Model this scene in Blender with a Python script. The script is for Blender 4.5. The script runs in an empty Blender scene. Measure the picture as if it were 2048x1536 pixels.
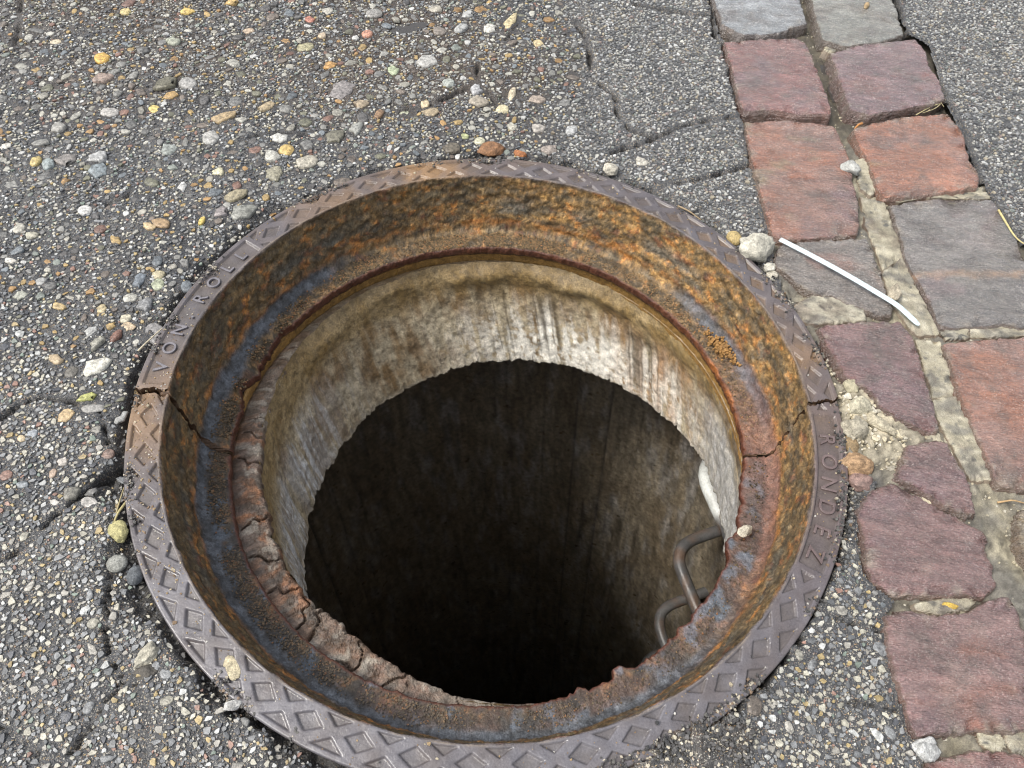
import bpy, math, random
import numpy as np
from math import radians, pi

# ------------------------------------------------------------------ camera, light
SC = bpy.context.scene
COL = SC.collection
F = 1520.0
PITCH, ROLL = radians(56.29953969), radians(4.39139228)
CAM = np.array([0.0202, -0.46884, 0.72822])
_c, _s = math.cos(ROLL), math.sin(ROLL)
FW = np.array([0, math.cos(PITCH), -math.sin(PITCH)])
_u = np.array([0, math.sin(PITCH), math.cos(PITCH)])
_r = np.array([1.0, 0, 0])
RT, UP = _c * _r + _s * _u, -_s * _r + _c * _u


def px(u, v, z=0.0):
    """photo pixel (2048 x 1536) -> point of the place at height z"""
    d = FW + (u - 1024) / F * RT - (v - 768) / F * UP
    return CAM + d * ((z - CAM[2]) / d[2])


def pxs(pts, z=0.0):
    return np.array([px(u, v, z) for u, v in pts])


cd = bpy.data.cameras.new('camera')
cam = bpy.data.objects.new('camera', cd)
COL.objects.link(cam)
cd.sensor_width = 36.0
cd.lens = F / 2048 * 36.0
cd.clip_start, cd.clip_end = 0.02, 200.0
from mathutils import Matrix, Vector
M = Matrix(((RT[0], UP[0], -FW[0], CAM[0]), (RT[1], UP[1], -FW[1], CAM[1]), (RT[2], UP[2], -FW[2], CAM[2]), (0, 0, 0, 1)))
cam.matrix_world = M
SC.camera = cam

SUN_EL, SUN_AZ = 56.0, -104.0          # azimuth from +Y towards +X
w = bpy.data.worlds.new('World')
SC.world = w
w.use_nodes = True
nt = w.node_tree
bg = nt.nodes['Background']
sky = nt.nodes.new('ShaderNodeTexSky')
sky.sky_type = 'NISHITA'
sky.sun_disc = False
sky.sun_elevation = radians(SUN_EL)
sky.sun_rotation = radians(SUN_AZ)
sky.dust_density = 3.0
sky.air_density = 1.0
hs = nt.nodes.new('ShaderNodeHueSaturation')
hs.inputs['Saturation'].default_value = 0.30
nt.links.new(sky.outputs[0], hs.inputs['Color'])
nt.links.new(hs.outputs[0], bg.inputs['Color'])
bg.inputs['Strength'].default_value = 0.15

sl = bpy.data.lights.new('sun', 'SUN')
sl.energy = 1.5
sl.angle = radians(14)
sl.color = (1.0, 0.95, 0.87)
so = bpy.data.objects.new('sun', sl)
COL.objects.link(so)
_d = Vector((math.sin(radians(SUN_AZ)) * math.cos(radians(SUN_EL)), math.cos(radians(SUN_AZ)) * math.cos(radians(SUN_EL)), math.sin(radians(SUN_EL))))
so.rotation_euler = (-_d).to_track_quat('-Z', 'Y').to_euler()
so.location = (-1, 2, 3)

SC.view_settings.view_transform = 'Standard'
SC.view_settings.look = 'None'
SC.view_settings.exposure = 0.82
SC.view_settings.gamma = 1.0
SC.view_settings.use_curve_mapping = False
SC.cycles.filter_width = 1.1
SC.cycles.max_bounces = 8
SC.cycles.diffuse_bounces = 5

# ------------------------------------------------------------------ numeric helpers
RNG = np.random.default_rng(11)
random.seed(5)


def _hash(ix, iy, iz, seed):
    h = (ix.astype(np.uint32) * np.uint32(374761393) + iy.astype(np.uint32) * np.uint32(668265263)
         + iz.astype(np.uint32) * np.uint32(2147483647) + np.uint32((seed * 974711) & 0xffffffff))
    h = (h ^ (h >> np.uint32(13))) * np.uint32(1274126177)
    h = h ^ (h >> np.uint32(16))
    h = h * np.uint32(2246822519)
    h = h ^ (h >> np.uint32(15))
    return (h & np.uint32(0xffffff)).astype(np.float32) / np.float32(0xffffff)


def vnoise(x, y, z=None, seed=0):
    x = np.asarray(x, np.float32); y = np.asarray(y, np.float32)
    fx, fy = np.floor(x), np.floor(y)
    tx, ty = x - fx, y - fy
    tx = tx * tx * (3 - 2 * tx); ty = ty * ty * (3 - 2 * ty)
    ix, iy = fx.astype(np.int64), fy.astype(np.int64)
    if z is None:
        iz = np.zeros_like(ix)
        a = _hash(ix, iy, iz, seed); b = _hash(ix + 1, iy, iz, seed)
        c = _hash(ix, iy + 1, iz, seed); d = _hash(ix + 1, iy + 1, iz, seed)
        return (a + (b - a) * tx) * (1 - ty) + (c + (d - c) * tx) * ty
    z = np.asarray(z, np.float32)
    fz = np.floor(z); tz = z - fz; tz = tz * tz * (3 - 2 * tz); iz = fz.astype(np.int64)
    o = []
    for k in (0, 1):
        a = _hash(ix, iy, iz + k, seed); b = _hash(ix + 1, iy, iz + k, seed)
        c = _hash(ix, iy + 1, iz + k, seed); d = _hash(ix + 1, iy + 1, iz + k, seed)
        o.append((a + (b - a) * tx) * (1 - ty) + (c + (d - c) * tx) * ty)
    return o[0] + (o[1] - o[0]) * tz


def fbm(x, y, z=None, oct=4, seed=0, gain=0.5):
    s = 0; a = 1.0; t = 0.0
    for k in range(oct):
        f = 2.03 ** k
        s = s + a * vnoise(np.asarray(x) * f, np.asarray(y) * f, None if z is None else np.asarray(z) * f, seed + 17 * k)
        t += a; a *= gain
    return s / t


def sst(a, b, x):
    t = np.clip((x - a) / (b - a), 0, 1)
    return t * t * (3 - 2 * t)


def con(n, k=2.0):
    """contrast of an fbm around .5"""
    return np.clip((n - 0.5) * k + 0.5, 0, 1)


def segdist(X, Y, P):
    d = np.full(X.shape, 9.0, np.float32)
    for (ax, ay), (bx, by) in zip(P[:-1], P[1:]):
        vx, vy = bx - ax, by - ay
        t = np.clip(((X - ax) * vx + (Y - ay) * vy) / (vx * vx + vy * vy + 1e-12), 0, 1)
        d = np.minimum(d, np.hypot(X - ax - t * vx, Y - ay - t * vy))
    return d


def sdpoly(X, Y, P):
    """signed distance, negative inside"""
    d = segdist(X, Y, np.vstack([P, P[:1]]))
    ins = np.zeros(X.shape, bool)
    n = len(P)
    for i in range(n):
        (ax, ay), (bx, by) = P[i], P[(i + 1) % n]
        if ay == by:
            continue
        c = ((ay > Y) != (by > Y)) & (X < (bx - ax) * (Y - ay) / (by - ay) + ax)
        ins ^= c
    return np.where(ins, -d, d)


def mixc(a, b, t):
    t = np.asarray(t)[..., None]
    return a * (1 - t) + np.asarray(b, np.float32) * t


# ------------------------------------------------------------------ mesh helpers
def make_mesh(name, verts, faces, colors=None, smooth=True, uv=None):
    """faces: int array (n,3) or (n,4), or list of such arrays"""
    me = bpy.data.meshes.new(name)
    if not isinstance(faces, list):
        faces = [faces]
    faces = [np.asarray(f, np.int32) for f in faces if len(f)]
    verts = np.asarray(verts, np.float32)
    me.vertices.add(len(verts))
    me.vertices.foreach_set('co', verts.ravel())
    loops = np.concatenate([f.ravel() for f in faces])
    tot = np.concatenate([np.full(len(f), f.shape[1], np.int32) for f in faces])
    st = np.concatenate([[0], np.cumsum(tot)[:-1]]).astype(np.int32)
    me.loops.add(len(loops))
    me.loops.foreach_set('vertex_index', loops)
    me.polygons.add(len(tot))
    me.polygons.foreach_set('loop_start', st)
    me.polygons.foreach_set('loop_total', tot)
    me.polygons.foreach_set('use_smooth', np.full(len(tot), bool(smooth)))
    me.update(calc_edges=True)
    if colors is not None:
        at = me.color_attributes.new('tint', 'FLOAT_COLOR', 'POINT')
        c = np.ones((len(verts), 4), np.float32)
        colors = np.asarray(colors, np.float32)
        c[:, :colors.shape[1]] = colors
        at.data.foreach_set('color', c.ravel())
    return me


def link(name, me, mat=None, parent=None, loc=None):
    o = bpy.data.objects.new(name, me)
    COL.objects.link(o)
    if mat and me and not me.materials:
        me.materials.append(mat)
    if parent:
        o.parent = parent
    if loc is not None:
        o.location = loc
    return o


def tag(o, label=None, cat=None, group=None, kind=None):
    if label: o['label'] = label
    if cat: o['category'] = cat
    if group: o['group'] = group
    if kind: o['kind'] = kind
    return o


def empty(name, label, cat, loc=(0, 0, 0), group=None):
    o = bpy.data.objects.new(name, None)
    COL.objects.link(o)
    o.location = loc
    o.empty_display_size = 0.05
    return tag(o, label, cat, group)


def grid_faces(n, m, wrap=False):
    """n rows x m columns of vertices, index = i*m+j"""
    i = np.arange(n if wrap else n - 1); j = np.arange(m - 1)
    I, J = np.meshgrid(i, j, indexing='ij')
    I2 = (I + 1) % n
    return np.stack([I * m + J, I2 * m + J, I2 * m + J + 1, I * m + J + 1], -1).reshape(-1, 4)


# ------------------------------------------------------------------ materials
def nodes(mat):
    mat.use_nodes = True
    t = mat.node_tree
    return t, t.nodes, t.links, t.nodes['Principled BSDF']


def tint_mat(name, source='tint', rough=(0.35, 0.7), rscale=40.0, grain=0.35, gscale=700.0, bump=0.0006, bscale=500.0, spec=0.5,
             coat=0.0, stretch=(1, 1, 1), blotch=0.25, blscale=60.0, attr_rough=False, metallic=0.0, fleck=0.0):
    """colour of the thing from its own paint attribute (or object colour), broken up by grain, blotches and relief"""
    m = bpy.data.materials.new(name)
    t, N, L, P = nodes(m)
    if source == 'object':
        oi = N.new('ShaderNodeObjectInfo'); base = oi.outputs['Color']; alpha = oi.outputs['Random']
    else:
        at = N.new('ShaderNodeAttribute'); at.attribute_name = source; base = at.outputs['Color']; alpha = at.outputs['Alpha']
    tc = N.new('ShaderNodeTexCoord')
    geo = N.new('ShaderNodeNewGeometry')
    mp = N.new('ShaderNodeMapping'); mp.inputs['Scale'].default_value = stretch
    L.new(geo.outputs['Position'], mp.inputs['Vector'])
    n1 = N.new('ShaderNodeTexNoise'); n1.inputs['Scale'].default_value = gscale; n1.inputs['Detail'].default_value = 3; n1.inputs['Roughness'].default_value = 0.6
    n2 = N.new('ShaderNodeTexNoise'); n2.inputs['Scale'].default_value = blscale; n2.inputs['Detail'].default_value = 4
    n3 = N.new('ShaderNodeTexNoise'); n3.inputs['Scale'].default_value = rscale; n3.inputs['Detail'].default_value = 3
    n4 = N.new('ShaderNodeTexNoise'); n4.inputs['Scale'].default_value = bscale; n4.inputs['Detail'].default_value = 4; n4.inputs['Roughness'].default_value = 0.65
    for n in (n1, n2, n3, n4):
        L.new(mp.outputs[0], n.inputs['Vector'])

    def ramp(sock, lo, hi, a=0.3, b=0.7):
        r = N.new('ShaderNodeMapRange'); r.inputs[1].default_value = a; r.inputs[2].default_value = b
        r.inputs[3].default_value = lo; r.inputs[4].default_value = hi
        L.new(sock, r.inputs[0]); return r.outputs[0]
    g = ramp(n1.outputs[0], 1 - grain, 1 + grain)
    b = ramp(n2.outputs[0], 1 - blotch, 1 + blotch)
    mu = N.new('ShaderNodeMath'); mu.operation = 'MULTIPLY'; L.new(g, mu.inputs[0]); L.new(b, mu.inputs[1])
    mx = N.new('ShaderNodeVectorMath'); mx.operation = 'SCALE'
    L.new(base, mx.inputs[0]); L.new(mu.outputs[0], mx.inputs['Scale'])
    outc = mx.outputs[0]
    if fleck:
        for sc, thr_, colf, amt in ((520.0, 0.80, (0.50, 0.46, 0.42, 1), fleck), (380.0, 0.84, (0.05, 0.04, 0.04, 1), fleck * 0.8)):
            vo = N.new('ShaderNodeTexVoronoi'); vo.inputs['Scale'].default_value = sc; L.new(geo.outputs['Position'], vo.inputs['Vector'])
            sx = N.new('ShaderNodeSeparateColor'); L.new(vo.outputs['Color'], sx.inputs[0])
            pk = N.new('ShaderNodeMapRange'); pk.inputs[1].default_value = thr_; pk.inputs[2].default_value = thr_ + 0.08; pk.inputs[4].default_value = amt; L.new(sx.outputs[0], pk.inputs[0])
            ed = N.new('ShaderNodeMapRange'); ed.inputs[1].default_value = 0.5; ed.inputs[2].default_value = 0.25; L.new(vo.outputs['Distance'], ed.inputs[0])
            mm = N.new('ShaderNodeMath'); mm.operation = 'MULTIPLY'; L.new(pk.outputs[0], mm.inputs[0]); L.new(ed.outputs[0], mm.inputs[1])
            mc = N.new('ShaderNodeMix'); mc.data_type = 'RGBA'; L.new(mm.outputs[0], mc.inputs[0]); L.new(outc, mc.inputs[6]); mc.inputs[7].default_value = colf
            outc = mc.outputs[2]
    L.new(outc, P.inputs['Base Color'])
    rr = ramp(n3.outputs[0], rough[0], rough[1])
    if attr_rough:
        ad = N.new('ShaderNodeMath'); ad.operation = 'MULTIPLY'; L.new(rr, ad.inputs[0]); L.new(alpha, ad.inputs[1]); rr = ad.outputs[0]
    L.new(rr, P.inputs['Roughness'])
    P.inputs['Specular IOR Level'].default_value = spec
    P.inputs['Coat Weight'].default_value = coat
    P.inputs['Coat Roughness'].default_value = 0.09
    P.inputs['Metallic'].default_value = metallic
    if bump:
        bp = N.new('ShaderNodeBump'); bp.inputs['Distance'].default_value = bump; bp.inputs['Strength'].default_value = 1.0
        L.new(n4.outputs[0], bp.inputs['Height']); L.new(bp.outputs[0], P.inputs['Normal']); L.new(bp.outputs[0], P.inputs['Coat Normal'])
    return m


def asphalt_mat():
    """bitumen binder with sand-size grit; larger stones are real pieces"""
    m = bpy.data.materials.new('asphalt_binder')
    t, N, L, P = nodes(m)
    at = N.new('ShaderNodeAttribute'); at.attribute_name = 'tint'
    geo = N.new('ShaderNodeNewGeometry')
    wn = N.new('ShaderNodeTexNoise'); wn.inputs['Scale'].default_value = 300; wn.inputs['Detail'].default_value = 2
    L.new(geo.outputs['Position'], wn.inputs['Vector'])
    ws = N.new('ShaderNodeVectorMath'); ws.operation = 'MULTIPLY_ADD'
    L.new(wn.outputs['Color'], ws.inputs[0]); ws.inputs[1].default_value = (0.003, 0.003, 0.003); L.new(geo.outputs['Position'], ws.inputs[2])
    last = at.outputs['Color']
    bumps = []
    for sc, lo, hi in ((430.0, 0.50, 0.16), (760.0, 0.45, 0.14)):
        v = N.new('ShaderNodeTexVoronoi'); v.inputs['Scale'].default_value = sc; v.inputs['Randomness'].default_value = 1.0
        L.new(ws.outputs[0], v.inputs['Vector'])
        sp = N.new('ShaderNodeSeparateColor'); L.new(v.outputs['Color'], sp.inputs[0])
        pick = N.new('ShaderNodeMapRange'); pick.inputs[1].default_value = lo; pick.inputs[2].default_value = lo + 0.04
        L.new(sp.outputs[0], pick.inputs[0])
        core = N.new('ShaderNodeMapRange'); core.inputs[1].default_value = 0.5; core.inputs[2].default_value = 0.32
        L.new(v.outputs['Distance'], core.inputs[0])
        msk = N.new('ShaderNodeMath'); msk.operation = 'MULTIPLY'; L.new(pick.outputs[0], msk.inputs[0]); L.new(core.outputs[0], msk.inputs[1])
        ms2 = N.new('ShaderNodeMath'); ms2.operation = 'MULTIPLY'; L.new(msk.outputs[0], ms2.inputs[0]); L.new(at.outputs['Alpha'], ms2.inputs[1])
        cr = N.new('ShaderNodeValToRGB')
        e = cr.color_ramp.elements
        e[0].position = 0.0; e[0].color = (0.09, 0.088, 0.085, 1)
        e[1].position = 1.0; e[1].color = (0.62, 0.58, 0.50, 1)
        for p, c in ((0.35, (0.20, 0.19, 0.175, 1)), (0.6, (0.36, 0.34, 0.29, 1)), (0.75, (0.42, 0.30, 0.15, 1)), (0.82, (0.26, 0.15, 0.11, 1)), (0.9, (0.5, 0.47, 0.4, 1))):
            k = e.new(p); k.color = c
        L.new(sp.outputs[1], cr.inputs[0])
        mx = N.new('ShaderNodeMix'); mx.data_type = 'RGBA'
        L.new(ms2.outputs[0], mx.inputs[0]); L.new(last, mx.inputs[6]); L.new(cr.outputs[0], mx.inputs[7])
        last = mx.outputs[2]
        bumps.append(core.outputs[0])
    L.new(last, P.inputs['Base Color'])
    n3 = N.new('ShaderNodeTexNoise'); n3.inputs['Scale'].default_value = 9; n3.inputs['Detail'].default_value = 5
    L.new(geo.outputs['Position'], n3.inputs['Vector'])
    r = N.new('ShaderNodeMapRange'); r.inputs[1].default_value = 0.35; r.inputs[2].default_value = 0.65; r.inputs[3].default_value = 0.18; r.inputs[4].default_value = 0.52
    L.new(n3.outputs[0], r.inputs[0]); L.new(r.outputs[0], P.inputs['Roughness'])
    n4 = N.new('ShaderNodeTexNoise'); n4.inputs['Scale'].default_value = 420; n4.inputs['Detail'].default_value = 4; n4.inputs['Roughness'].default_value = 0.7
    L.new(geo.outputs['Position'], n4.inputs['Vector'])
    sm = N.new('ShaderNodeMath'); sm.operation = 'MULTIPLY_ADD'; L.new(bumps[0], sm.inputs[0]); sm.inputs[1].default_value = 0.5; L.new(n4.outputs[0], sm.inputs[2])
    bp = N.new('ShaderNodeBump'); bp.inputs['Distance'].default_value = 0.0013; bp.inputs['Strength'].default_value = 1.0
    L.new(sm.outputs[0], bp.inputs['Height']); L.new(bp.outputs[0], P.inputs['Normal'])
    P.inputs['Specular IOR Level'].default_value = 0.5
    return m


MAT_ASPHALT = asphalt_mat()
MAT_AGG = tint_mat('aggregate_stone', rough=(0.22, 0.55), rscale=120, grain=0.28, gscale=900, bump=0.0006, bscale=700, blotch=0.3, blscale=220)
MAT_PEB = tint_mat('pebble_stone', source='object', rough=(0.2, 0.5), rscale=120, grain=0.35, gscale=800, bump=0.0011, bscale=330, blotch=0.5, blscale=230)
MAT_MORTAR = tint_mat('mortar', rough=(0.5, 0.85), grain=0.35, gscale=900, bump=0.0009, bscale=420, blotch=0.3, blscale=70)
MAT_SETT = tint_mat('sett_stone', rough=(0.12, 0.38), rscale=110, grain=0.30, gscale=620, bump=0.0058, bscale=210, stretch=(0.55, 1.7, 1), blotch=0.26, blscale=75, spec=0.8, coat=1.0, fleck=0.28)
MAT_IRON = tint_mat('cast_iron', rough=(0.2, 0.48), rscale=60, grain=0.2, gscale=600, bump=0.0003, bscale=450, blotch=0.14, blscale=60, spec=0.7)
MAT_RUST = tint_mat('rusted_iron', rough=(0.26, 0.68), rscale=70, grain=0.42, gscale=520, bump=0.0016, bscale=330, blotch=0.35, blscale=120, spec=0.45)
MAT_CONC = tint_mat('stained_concrete', rough=(0.25, 0.65), rscale=35, grain=0.42, gscale=620, bump=0.0013, bscale=330, blotch=0.3, blscale=110)
MAT_LOOSE = tint_mat('loose_stone', source='object', rough=(0.5, 0.85), grain=0.4, gscale=800, bump=0.0016, bscale=420, blotch=0.4, blscale=160)


def plain(name, col, rough=0.5, spec=0.5, bump=0.0, metallic=0.0):
    m = bpy.data.materials.new(name)
    t, N, L, P = nodes(m)
    n = N.new('ShaderNodeTexNoise'); n.inputs['Scale'].default_value = 300; n.inputs['Detail'].default_value = 4
    geo = N.new('ShaderNodeNewGeometry'); L.new(geo.outputs['Position'], n.inputs['Vector'])
    cr = N.new('ShaderNodeValToRGB')
    cr.color_ramp.elements[0].position = 0.3; cr.color_ramp.elements[1].position = 0.7
    cr.color_ramp.elements[0].color = (*[c * 0.75 for c in col], 1); cr.color_ramp.elements[1].color = (*[min(1, c * 1.2) for c in col], 1)
    L.new(n.outputs[0], cr.inputs[0]); L.new(cr.outputs[0], P.inputs['Base Color'])
    P.inputs['Roughness'].default_value = rough; P.inputs['Specular IOR Level'].default_value = spec; P.inputs['Metallic'].default_value = metallic
    if bump:
        b = N.new('ShaderNodeBump'); b.inputs['Distance'].default_value = bump
        L.new(n.outputs[0], b.inputs['Height']); L.new(b.outputs[0], P.inputs['Normal'])
    return m


# ------------------------------------------------------------------ layout of the paving (traced from the photo, put on the ground)
XY = lambda pts, z=0.0: pxs(pts, z)[:, :2]
STRIP = XY([(1410, -150), (1424, -20), (1436, 60), (1449, 80), (1456, 120), (1480, 225), (1492, 260), (1508, 340), (1538, 465), (1546, 500), (1548, 535),
            (1572, 585), (1590, 625), (1628, 660), (1655, 720), (1672, 790), (1700, 900), (1705, 960), (1760, 960), (1745, 985), (1712, 1030), (1728, 1150),
            (1790, 1203), (1772, 1228), (1785, 1330), (1825, 1478), (1850, 1490), (1840, 1560), (1830, 1750), (2500, 1750), (2300, 1000), (2065, 520), (2032, 465), (1990, 400),
            (1960, 348), (1898, 215), (1858, 90), (1816, 65), (1792, 0), (1760, -150)])
FINE_R = XY([(1120, -150), (1160, 40), (1185, 120), (1190, 200), (1120, 300), (1180, 345), (1300, 400), (1450, 500), (1620, 560), (1500, 100), (1450, -150)])
FINE_L = XY([(-400, 620), (40, 660), (120, 740), (150, 830), (215, 900), (245, 1000), (300, 1220), (480, 1420), (760, 1700), (-500, 1900)])
FINE_D = XY([(1780, -150), (1830, 60), (1990, 400), (2100, 520), (2600, 500), (2400, -150)])
FINE_E = XY([(1690, 900), (1760, 1050), (1720, 1180), (1850, 1500), (1860, 1900), (1200, 1900), (1300, 1520), (1450, 1450), (1600, 1300), (1700, 1050)])
FINES = (FINE_R, FINE_L, FINE_D, FINE_E)
CRACKS = [  # polyline, width, depth
    ([(1148, 40), (1172, 75), (1180, 105), (1181, 135)], .0042, .012),
    ([(1200, 165), (1232, 187), (1235, 225), (1260, 255), (1310, 273), (1330, 266), (1360, 250), (1420, 236), (1470, 233), (1488, 224)], .0046, .014),
    ([(1310, 275), (1275, 286), (1240, 294), (1222, 302)], .0046, .012),
    ([(1508, 325), (1470, 335), (1400, 353), (1340, 363), (1296, 375)], .0042, .012),
    ([(1270, 8), (1340, 20), (1400, 26), (1432, 24)], .0045, .008),
    ([(1422, -40), (1427, 30), (1431, 70), (1446, 84), (1455, 120), (1480, 215), (1491, 248), (1506, 325), (1530, 400), (1543, 462), (1498, 474)], .0036, .02),
    ([(0, 835), (40, 802), (80, 790), (150, 800), (156, 812)], .0030, .012),
    ([(194, 818), (205, 850), (210, 880), (225, 897)], .0024, .012),
    ([(-20, 1128), (40, 1100), (100, 1036), (160, 986), (190, 960), (228, 930)], .0029, .014),
    ([(215, 1100), (212, 1213), (208, 1264), (219, 1319), (246, 1357)], .0019, .010),
    ([(258, 1350), (205, 1408), (191, 1431), (137, 1513), (123, 1521), (82, 1507), (20, 1466), (-10, 1450)], .0020, .010),
    ([(262, 1355), (287, 1401), (294, 1438), (290, 1490), (287, 1560)], .0024, .010),
    ([(1649, 1220), (1690, 1240), (1724, 1250), (1772, 1260)], .0017, .005),
    ([(1690, 1404), (1724, 1404), (1809, 1421)], .0014, .005),
    ([(954, 130), (954, 167), (917, 181), (869, 208), (800, 225)], .004, .010),
    ([(975, 180), (981, 191), (995, 216)], .0028, .008),
    ([(1036, 45), (1012, 75)], .003, .008),
    ([(40, 0), (35, 60), (28, 90)], .004, .007),
    ([(1786, -30), (1815, 66), (1852, 100), (1890, 190), (1932, 262), (1960, 350), (1990, 400), (2032, 470), (2060, 520)], .004, .016),
    ([(620, 470), (575, 440), (640, 405), (690, 385)], .006, .012),
    ([(500, 270), (560, 262), (610, 268)], .003, .006), ([(215, 405), (250, 395), (262, 380)], .004, .007),
    ([(1290, 385), (1330, 400), (1390, 440), (1440, 465)], .007, .014),
    ([(1790, 790), (1760, 800)], .003, .006),
]
CRACKS = [(XY(p), wd, dp) for p, wd, dp in CRACKS]
RR = 0.40                                   # outer radius of the iron frame


def region_fine(x, y):
    f = np.zeros(x.shape, np.float32)
    j = 0.03 * (fbm(x * 30, y * 30, oct=2, seed=3) - 0.5)
    for P in FINES:
        f = np.maximum(f, 1 - sst(-0.02, 0.03, sdpoly(x, y, P) + j))
    return f


def crevice(x, y):
    """how deep the paving has crumbled away along the iron frame, 0..1"""
    r = np.hypot(x, y); th = np.degrees(np.arctan2(y, x))
    g = fbm(np.cos(np.radians(th)) * 9 + 5, np.sin(np.radians(th)) * 9 + 5, oct=3, seed=21)
    wdt = 0.005 + 0.030 * sst(0.38, 0.70, g)
    wdt = wdt + 0.022 * np.exp(-((th - 62) / 14) ** 2) + 0.012 * np.exp(-((th - 122) / 10) ** 2)
    al = (th + 360) % 360
    wdt = wdt + 0.014 * np.exp(-((al - 195) / 14) ** 2) + 0.008 * np.exp(-((al - 222) / 10) ** 2)
    wdt = np.where((th > -80) & (th < -28), 0.003, wdt)
    n = 0.012 * (fbm(x * 120, y * 120, oct=3, seed=8) - 0.5)
    return 1 - sst(0.0, 1.0, (r - RR + n) / wdt)


def asphalt_h(x, y, full=False):
    x = np.asarray(x, np.float32); y = np.asarray(y, np.float32)
    fi = region_fine(x, y)
    n1 = fbm(x * 7, y * 7, oct=2, seed=1) - 0.5
    n2 = fbm(x * 70, y * 70, oct=3, seed=2) - 0.5
    n3 = fbm(x * 260, y * 260, oct=2, seed=4) - 0.5
    h = -0.002 + 0.006 * n1 + n2 * (0.0065 - 0.004 * fi) + n3 * (0.003 - 0.0012 * fi)
    cr = np.zeros(x.shape, np.float32)
    wob = 0.011 * (fbm(x * 120, y * 120, oct=4, seed=6, gain=0.62) - 0.5)
    gap = sst(0.30, 0.42, fbm(x * 38, y * 38, oct=2, seed=67))
    for P, wd, dp in CRACKS:
        lo, hi = P.min(0) - 0.03, P.max(0) + 0.03
        k = np.nonzero((x > lo[0]) & (x < hi[0]) & (y > lo[1]) & (y < hi[1]))
        if len(k[0]) == 0:
            continue
        d = segdist(x[k], y[k], P)
        dd = np.abs(d + wob[k])
        wv = wd * (0.35 + 0.9 * vnoise(x[k] * 45, y[k] * 45, seed=66))
        a = (1 - sst(wv * 0.35, wv * 1.0, dd)) * (0.15 + 0.85 * gap[k])
        h[k] = h[k] - dp * 0.8 * a - 0.0006 * np.exp(-d / 0.004)
        cr[k] = np.maximum(cr[k], np.maximum(a, 0.12 * np.exp(-(d / 0.003) ** 2)))
    c = crevice(x, y)
    h = h - 0.017 * c * (0.7 + 0.6 * vnoise(x * 150, y * 150, seed=9))
    pud = PUD_F(x, y)
    h = h - 0.004 * pud
    if full:
        return h, fi, cr, c
    return h


PUDDLE = XY([(770, 52), (790, 42), (815, 45), (845, 38), (862, 44), (840, 54), (815, 62), (790, 66)])


def PUD_F(x, y):
    return 1 - sst(-0.002, 0.012, sdpoly(x, y, PUDDLE))


# ---- ground sheet: fine where the camera is near, running out to tens of metres
def axis(lo, hi, step, far):
    a = np.arange(lo, hi + step * 0.5, step)
    g = []
    s, p = step, hi
    while p < far:
        s *= 1.5; p += s; g.append(p)
    g2 = []
    s, p = step, lo
    while p > -far:
        s *= 1.5; p -= s; g2.append(p)
    return np.concatenate([g2[::-1], a, g])


ax_x = axis(-0.93, 0.97, 0.0026, 30.0)
yy = [-0.47]
while yy[-1] < 1.02:
    yy.append(yy[-1] + 0.0021 + 0.0027 * max(0, (yy[-1] + 0.4) / 1.4))
yy = np.array(yy)
lo_y = axis(-0.47, -0.47, 0.0025, 30.0)
ax_y = np.concatenate([lo_y[lo_y < -0.4701], yy, [1.03, 1.05, 1.09, 1.15, 1.25, 1.4, 1.7, 2.2, 3, 4.5, 7, 11, 18, 30]])
GX, GY = np.meshgrid(ax_x, ax_y, indexing='ij')
gx, gy = GX.ravel().astype(np.float32), GY.ravel().astype(np.float32)
hA, fiA, crA, cvA = asphalt_h(gx, gy, True)
sd_strip = sdpoly(gx, gy, STRIP) + 0.006 * (fbm(gx * 90, gy * 90, oct=3, seed=31) - 0.5)
rad = np.hypot(gx, gy)
# colour of the binder: dark bitumen, dirt in the cracks, browner wet dirt upper left
tn = con(fbm(gx * 14, gy * 14, oct=4, seed=41), 2.2)
br = con(fbm(gx * 5 + 3, gy * 5, oct=3, seed=42), 2.4)
colA = np.empty((len(gx), 3), np.float32)
colA[:] = (0.040, 0.042, 0.046)
colA = mixc(colA, (0.072, 0.073, 0.075), tn * 0.7)
colA = mixc(colA, (0.050, 0.036, 0.026), br * 0.9 * (1 - sst(0.0, 0.25, gx)) * sst(0.35, 0.55, gy))
colA = mixc(colA, (0.072, 0.075, 0.080), 0.7 * (1 - sst(-0.04, 0.05, np.minimum(sdpoly(gx, gy, FINE_D), sdpoly(gx, gy, FINE_R)) + 0.04 * (fbm(gx * 22, gy * 22, oct=3, seed=79) - 0.5))))
colA = mixc(colA, (0.022, 0.020, 0.018), np.clip(crA * 1.1, 0, 1))
colA = mixc(colA, (0.024, 0.022, 0.020), cvA * 0.9)
alA = (1 - 0.75 * np.clip(crA + cvA, 0, 1)) * (0.45 + 0.5 * fiA) * (0.55 + 0.45 * tn)
qf = grid_faces(len(ax_x), len(ax_y))
fsd = sd_strip[qf].mean(1); fr = rad[qf].mean(1)
fa = qf[(fsd > 0) & (fr > RR - 0.004)]
fm = qf[(fsd <= 0.03) & (fr > RR - 0.004)]


def compact(verts, faces, col):
    u, inv = np.unique(faces, return_inverse=True)
    return verts[u], inv.reshape(faces.shape), col[u]


V = np.stack([gx, gy, hA], 1)
v_, f_, c_ = compact(V, fa, np.concatenate([colA, alA[:, None]], 1))
road = link('asphalt', make_mesh('asphalt', v_, f_, c_), MAT_ASPHALT)
tag(road, 'worn wet grey asphalt with embedded pebbles around the open manhole', None, None, 'structure')

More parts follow.
